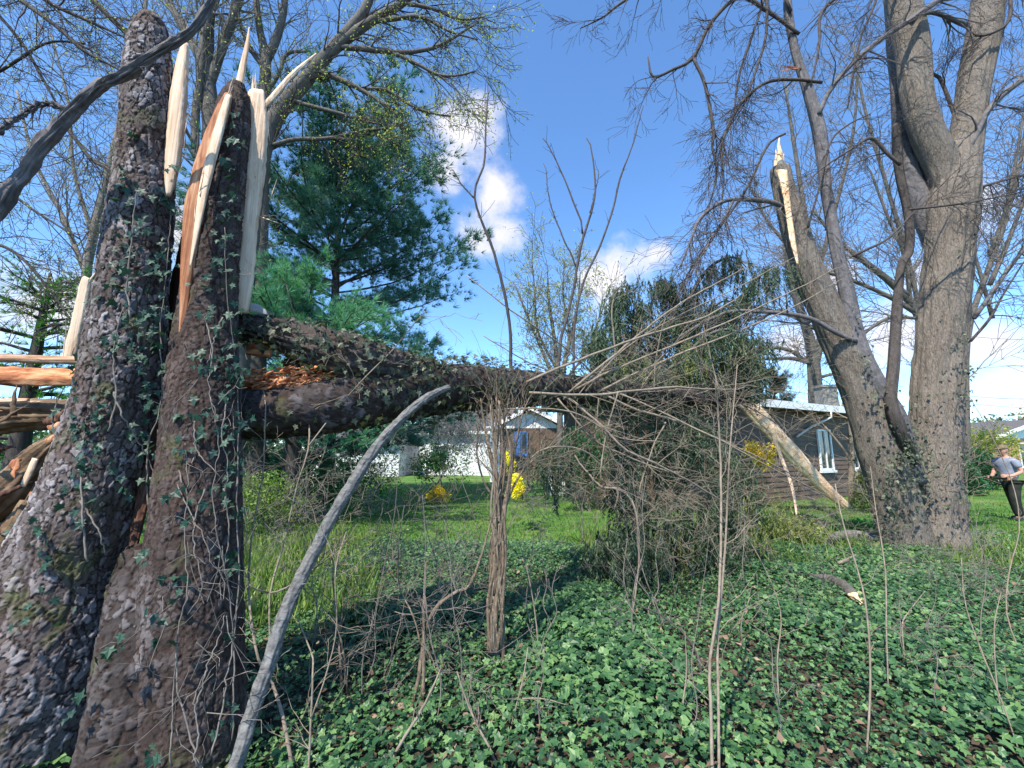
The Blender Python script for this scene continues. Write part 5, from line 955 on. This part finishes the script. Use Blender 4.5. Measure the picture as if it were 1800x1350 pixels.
# ============================================================= HOUSES
def house(name, label, A, B, depth, wallh, mats, roofp=.3, over=.5, gable=False, windows=(), fascia='white_paint', boards=0, ground_brick=0, gutter=True, chim=None, backz=0):
    A = np.array((*A, 0.)); B = np.array((*B, 0.)); u = B - A; W = np.linalg.norm(u); u /= W; nn = np.array((u[1], -u[0], 0.))   # nn towards the camera
    if nn[1] > 0: nn = -nn
    z = np.array((0, 0, 1.)); t = thing(name, label, 'house', A); wm_, rm_ = mats
    m = MB(); box(m, A, u * W, -nn * depth, z * wallh); build('wall', m, wm_, t, smooth=False)
    if boards:
        m = MB(); k = int(wallh / boards); a = A + nn * .004
        for i in range(k):
            b0 = a + z * (i * boards); v = [b0 + nn * .03, b0 + nn * .03 + u * W, b0 + u * W + z * boards + nn * .006, b0 + z * boards + nn * .006, b0, b0 + u * W]
            m.add(v, [(0, 1, 2, 3), (4, 5, 1, 0)])
        build('siding', m, wm_, t, smooth=False)
    m = MB(); e = wallh; Wd = depth + 2 * over; rh = e + roofp * (Wd / 2)
    if not gable:
        p = [A - u * over + nn * over + z * e, B + u * over + nn * over + z * e, B + u * over - nn * (depth + over) + z * e, A - u * over - nn * (depth + over) + z * e]
        r0 = A - u * over - nn * depth / 2 + z * rh; r1 = B + u * over - nn * depth / 2 + z * rh
    else:
        p = [A - u * over + nn * over + z * e, A - u * over - nn * (depth + over) + z * e, B + u * over - nn * (depth + over) + z * e, B + u * over + nn * over + z * e]
        rh = e + roofp * (W / 2 + over); r0 = A + u * W / 2 + nn * over + z * rh; r1 = A + u * W / 2 - nn * (depth + over) + z * rh
    th = z * .16
    V = p + [r0, r1] + [q + th for q in p] + [r0 + th, r1 + th]
    m.add(V, [(6, 7, 11, 10), (8, 9, 10, 11), (0, 4, 5, 1), (2, 5, 4, 3), (0, 1, 7, 6), (2, 3, 9, 8), (3, 4, 10, 9), (4, 0, 6, 10), (1, 5, 11, 7), (5, 2, 8, 11)]); roof = build('roof', m, rm_, t, smooth=False)
    m = MB(); ov = over
    if not gable: box(m, p[0] + nn * .004 - z * .06, u * (W + 2 * over), nn * .03, z * .24); build('fascia', m, fascia, t, smooth=False)
    else:
        for s, q in ((0, p[0]), (1, p[3])):
            d = r0 - q; box(m, q + nn * .005 - z * .1, d, nn * .04, z * .28)
        build('fascia', m, fascia, t, smooth=False); m = MB(); a = A + nn * .01 + z * e; m.add([a, a + u * W, A + u * W / 2 + nn * .01 + z * (rh - .1)], None, [(0, 1, 2)]); build('gable_wall', m, 'white_siding', t, smooth=False)
    if not gable: m = MB(); m.add([A + z * (e - .01), B + z * (e - .01), B + nn * (over - .02) + z * (e - .01), A + nn * (over - .02) + z * (e - .01)], [(0, 1, 2, 3)]); build('soffit', m, 'soffit', t, smooth=False)
    for (x0, x1, z0, z1, fr) in windows:
        o = A + u * x0 + z * z0 + nn * .035; w, h = x1 - x0, z1 - z0; f = .07; m = MB()
        for q, a_, c_ in ((o, u * f, z * h), (o + u * (w - f), u * f, z * h), (o + u * f, u * (w - 2 * f), z * f), (o + u * f + z * (h - f), u * (w - 2 * f), z * f), (o + u * (w / 2 - .02) + z * f, u * .04, z * (h - 2 * f))): box(m, q, a_, nn * .06, c_)
        wf = build('window', m, fr, t, smooth=False); m = MB(); box(m, o + u * f + z * f, u * (w - 2 * f), nn * .02, z * (h - 2 * f)); pn = build('pane', m, 'glass', wf, smooth=False); pn.location = (0, 0, 0)
        me = pn.data; off = np.array(t.location)                      # window sits at the house origin
        co = np.zeros(len(me.vertices) * 3, np.float32); me.vertices.foreach_get('co', co); co = co.reshape(-1, 3) - off; me.vertices.foreach_set('co', co.ravel().astype(np.float32))
        m = MB(); box(m, o - u * .06 - z * .09, u * (w + .12), nn * .10, z * .085); sl_ = build('sill', m, fr, t, smooth=False)
    if chim:
        x, d_, w, top = chim; m = MB(); box(m, A + u * x - nn * d_ + z * (e - .5), u * w, -nn * w, z * (top - e + .5)); box(m, A + u * (x - .06) - nn * (d_ - .06) + z * (top + .002), u * (w + .12), -nn * (w + .12), z * .12); build('chimney', m, 'chimney', roof, smooth=False)
        ch = bpy.context.scene.objects
    return t, A, u, nn
A0 = P(1150, 880, 12.0)[:2]; B0 = P(1540, 870, 17.8)[:2]
hw, hA, hu, hn = house('brown_house', 'low brown clapboard house with a white fascia behind the peeled limb', A0, B0, 4.2, 3.15, ('siding_brown', 'roof_grey'), .22, .6, windows=[(8.35, 9.25, 1.0, 2.5, 'white_paint'), (10.7, 11.6, 1.0, 2.5, 'white_paint')], boards=.17)
m = MB(); c = hA + hu * 8.3 + hn * .62 + np.array((0, 0, 3.15)); pts = [(*c, .04), (*(c - np.array((0, 0, .25))), .04), (*(c - hn * .5 - hu * .3 - np.array((0, 0, .55))), .04), (*(c - hn * .55 - hu * 1.3 - np.array((0, 0, .95))), .04)]
tube(m, np.array(pts), 8); build('downspout', m, 'metal_white', hw)
m = MB(); box(m, (*P(1446, 690, 21)[:2], 3.3), (.75, 0, 0), (0, .6, 0), (0, 0, 1.55)); box(m, P(1446, 690, 21) * np.array((1, 1, 0)) + np.array((-.05, -.05, 4.855)), (.85, 0, 0), (0, .7, 0), (0, 0, .12)); build('chimney', m, 'chimney', hw, smooth=False)
A1 = P(1756, 830, 34)[:2]; house('brick_house', 'tan brick house with a white gable and grey roof behind the standing person', A1, (A1[0] + 9, A1[1] + 1.5), 10, 2.75, ('brick_tan', 'roof_grey'), .28, .5, True, [(2.3, 3.6, .5, 2.4, 'white_paint')])
A2 = P(1712, 830, 42)[:2]; house('brick_house', 'long grey roof of the house wing behind the golden shrub', A2, (A2[0] + 26, A2[1]), 10, 2.7, ('brick_tan', 'roof_grey'), .30, .5, False, [])
A3 = P(735, 850, 32)[:2]; B3 = P(885, 850, 31)[:2]; house('white_house', 'white sided house across the lawn behind the pink tree', A3, B3, 9, 3.0, ('white_siding', 'roof_grey'), .42, .4, False, [(1.0, 2.2, .9, 2.2, 'white_paint')])
A4 = P(875, 850, 26)[:2]; B4 = P(990, 850, 26)[:2]; h4, a4, u4, n4 = house('porch_house', 'dark house with white porch and blue window right of the shaggy shrub', A4, B4, 7, 3.1, ('siding_brown', 'roof_grey'), .5, .4, True, [(1.0, 1.8, 1.5, 2.9, 'blue_paint')])
m = MB(); box(m, a4 + u4 * 1.1 + n4 * .065 + np.array((0, 0, 1.6)), u4 * .24, n4 * .03, (0, 0, 1.2)); build('blue_blind', m, 'blue_paint', h4, smooth=False)
m = MB()
for x in (.1, 1.0 - .5): box(m, a4 + u4 * (x - .5) + n4 * 1.2, u4 * .14, n4 * .14, (0, 0, 3.0))
box(m, a4 - u4 * .8 + n4 * 1.1 + np.array((0, 0, 3.004)), u4 * 1.8, n4 * .4, (0, 0, .14)); build('porch', m, 'white_paint', h4, smooth=False)
A5 = P(545, 860, 30)[:2]; B5 = P(700, 855, 30)[:2]; house('white_house', 'long pale house half hidden by the shrubs left of the bent grey pole', A5, B5, 8, 2.3, ('white_siding', 'roof_grey'), .3, .4, False, [])
m = MB(); c = P(962, 850, 17)
for i in range(8): box(m, (c[0] + i * .11, c[1], 0), (.075, 0, 0), (0, .03, 0), (0, 0, .95))
box(m, (c[0] - .05, c[1] + .034, .3), (.95, 0, 0), (0, .03, 0), (0, 0, .07)); box(m, (c[0] - .05, c[1] + .034, .75), (.95, 0, 0), (0, .03, 0), (0, 0, .07))
tag(build('picket_fence', m, 'white_paint', origin=(c[0], c[1], 0), smooth=False), 'short white picket fence panel seen under the spruce boughs', 'fence')
m = MB()
for k, (y0, y1) in enumerate(((695, 676), (708, 694), (590, 574))): 
    a = P(1690, y0, 30); c = P(1990, y1, 30); u = np.linspace(0, 1, 24)[:, None]; pt = a + (c - a) * u; pt[:, 2] -= .6 * np.sin(np.pi * u[:, 0]); tube(m, np.hstack((pt, np.full((24, 1), .014))), 4)
tag(build('utility_wires', m, 'cable', origin=P(1690, 695, 30)), 'thin dark overhead wires crossing the sky right of the maple', 'wires')

# ============================================================= PERSON
pf = P(1788, 915, 10.7); pf[2] = gh(pf[0], pf[1])
man = None
def skin_mesh(name, nodes, edges, mat, parent, sub=2, root=0):
    me = bpy.data.meshes.new(name); me.from_pydata([n[:3] for n in nodes], edges, []); me.materials.append(MATS[mat]); me.polygons.foreach_set('use_smooth', [True] * len(me.polygons))
    o = bpy.data.objects.new(name, me); C.objects.link(o)
    sm = o.modifiers.new('skin', 'SKIN'); sm.use_smooth_shade = True
    sv = me.skin_vertices[0].data if me.skin_vertices else None
    if sv is None:
        bpy.context.view_layer.objects.active = o; o.select_set(True); bpy.ops.mesh.customdata_skin_add(); sv = me.skin_vertices[0].data; o.select_set(False)
    for i, n in enumerate(nodes): r = n[3]; sv[i].radius = (r if isinstance(r, tuple) else (r, r)); sv[i].use_root = (i == root)
    ss = o.modifiers.new('sub', 'SUBSURF'); ss.levels = sub; ss.render_levels = sub
    if parent is not None: o.parent = parent
    return o
# x: the man's left/right in the picture, facing -x (to the left) and a little to the camera
N = [(0, 0, .98, .13), (0, 0, 1.15, .125), (-.01, 0, 1.32, .15), (0, 0, 1.45, .11), (-.02, 0, 1.53, .055), (-.05, 0, 1.60, .06),                    # 0 pelvis .. 5 neck/jaw
     (-.05, 0, 1.68, .092), (-.045, 0, 1.765, .07),                                                                                     # 6,7 head
     (-.04, -.11, .93, .092), (-.10, -.14, .50, .062), (-.06, -.14, .10, .045), (-.20, -.15, .04, .035),                                        # near leg
     (.06, .11, .93, .092), (.12, .13, .50, .062), (.20, .14, .10, .045), (.06, .15, .04, .035),                                                   # far leg
     (-.02, -.20, 1.43, .06), (.04, -.27, 1.16, .045), (-.18, -.24, 1.06, .036), (-.27, -.20, 1.06, .028),                                    # near arm
     (-.02, .20, 1.43, .06), (-.05, .28, 1.16, .045), (-.24, .17, 1.02, .036), (-.33, .12, 1.02, .028)]                                      # far arm
E = [(0, 1), (1, 2), (2, 3), (3, 4), (4, 5), (5, 6), (6, 7), (0, 8), (8, 9), (9, 10), (10, 11), (0, 12), (12, 13), (13, 14), (14, 15), (3, 16), (16, 17), (17, 18), (18, 19), (3, 20), (20, 21), (21, 22), (22, 23)]
for base, s in ((19, -1), (23, 1)):                                                                                     # five fingers each
    bx_, by_, bz_ = N[base][:3]
    for k in range(4):
        i = len(N); o = (k - 1.5) * .021; N += [(bx_ - .045, by_ + s * .004 + o * .35, bz_ + o, .010), (bx_ - .075, by_ + s * -.012 + o * .3, bz_ + o, .009), (bx_ - (.082 + .006 * (k in (1, 2))), by_ - s * .034, bz_ + o, .007)]
        E += [(base, i), (i, i + 1), (i + 1, i + 2)]
    i = len(N); N += [(bx_ - .01, by_ - s * .03, bz_ + .03, .011), (bx_ - .035, by_ - s * .045, bz_ + .04, .009)]; E += [(base, i), (i, i + 1)]
N += [(-.145, 0, 1.675, .014)]; E += [(6, len(N) - 1)]                                                                       # nose
N += [(-.03, -.098, 1.67, .016), (-.03, .098, 1.67, .016)]; E += [(6, len(N) - 2), (6, len(N) - 1)]                                      # ears
man = skin_mesh('person', N, E, 'skin', None, 2, 0); man.location = pf; man.rotation_euler = (0, 0, R(-4))
tag(man, 'standing person in grey blue T-shirt, brown cap and dark trousers holding something dark', 'person')
skin_mesh('shirt', [(0, 0, .93, (.165, .185)), (0, 0, 1.10, (.15, .165)), (-.01, 0, 1.30, (.168, .19)), (0, 0, 1.44, (.12, .16)), (-.01, 0, 1.50, .075), (-.02, -.19, 1.43, .088), (.02, -.25, 1.24, .082), (-.02, .19, 1.43, .088), (-.04, .255, 1.24, .082)], [(0, 1), (1, 2), (2, 3), (3, 4), (3, 5), (5, 6), (3, 7), (7, 8)], 'shirt', man)
skin_mesh('trousers', [(0, 0, .95, (.155, .17)), (-.03, -.11, .84, .125), (-.10, -.14, .50, .10), (-.06, -.14, .09, .088), (.05, .11, .84, .125), (.12, .13, .50, .10), (.20, .14, .09, .088)], [(0, 1), (1, 2), (2, 3), (0, 4), (4, 5), (5, 6)], 'trousers', man)
for (x, y) in ((-.06, -.145), (.20, .145)): skin_mesh('shoe', [(x + .05, y, .055, .058), (x - .07, y, .05, .055), (x - .17, y, .04, .045)], [(0, 1), (1, 2)], 'shoe', man)
skin_mesh('hair', [(.0, 0, 1.70, .082), (.025, 0, 1.655, .066)], [(0, 1)], 'hair', man)
def loc_build(name, m, mat):
    me = build(name, m, mat); me.parent = man; return me
m = MB(); u = np.linspace(0, 1, 9); rows = [(-.045, 0, 1.715 + .10 * a, .108 * math.sqrt(max(.02, 1 - a ** 2.6))) for a in u]; tube(m, np.array(rows), 20)
a = np.linspace(-1.1, 1.1, 9); inner = [(-.045 - .10 * math.cos(q), .095 * math.sin(q), 1.735) for q in a]; outer = [(-.06 - .19 * math.cos(q * .8), .10 * math.sin(q), 1.715) for q in a]
V = inner + outer + [(x, y, z - .008) for x, y, z in inner + outer]; m.add(V, [(i, i + 1, i + 10, i + 9) for i in range(8)] + [(i + 18, i + 27, i + 28, i + 19) for i in range(8)] + [(i + 9, i + 10, i + 28, i + 27) for i in range(8)]); loc_build('cap', m, 'cap')
m = MB()
for s in (-1, 1): tube(m, np.array([(-.128, s * .034, 1.688, .004), (-.137, s * .034, 1.688, .010), (-.141, s * .034, 1.688, .004)]), 8)
tube(m, np.array([(-.128, -.025, 1.632, .004), (-.134, 0, 1.630, .006), (-.128, .025, 1.632, .004)]), 6); loc_build('face_features', m, 'hair')
dv = thing('handheld_device', 'black hand held device held by the person at the waist', 'device', pf + np.array((0, 0, 1.0)))
dv.rotation_euler = (0, 0, R(-4)); m = MB(); tube(m, np.array([(-.44, .0, .02, .03), (-.42, .0, .02, .05), (-.20, -.02, .0, .055), (-.12, -.03, .0, .05), (-.10, -.03, 0, .02)]), 10, flat=.6); x = build('body', m, 'black_plastic'); x.parent = dv
m = MB(); tube(m, np.array([(-.30, -.02, -.04, .035), (-.28, -.03, -.12, .04), (-.26, -.03, -.16, .03)]), 8); x = build('grip', m, 'black_plastic'); x.parent = dv
print('objects', len(bpy.data.objects), 'verts', sum(len(o.data.vertices) for o in bpy.data.objects if o.type == 'MESH'))
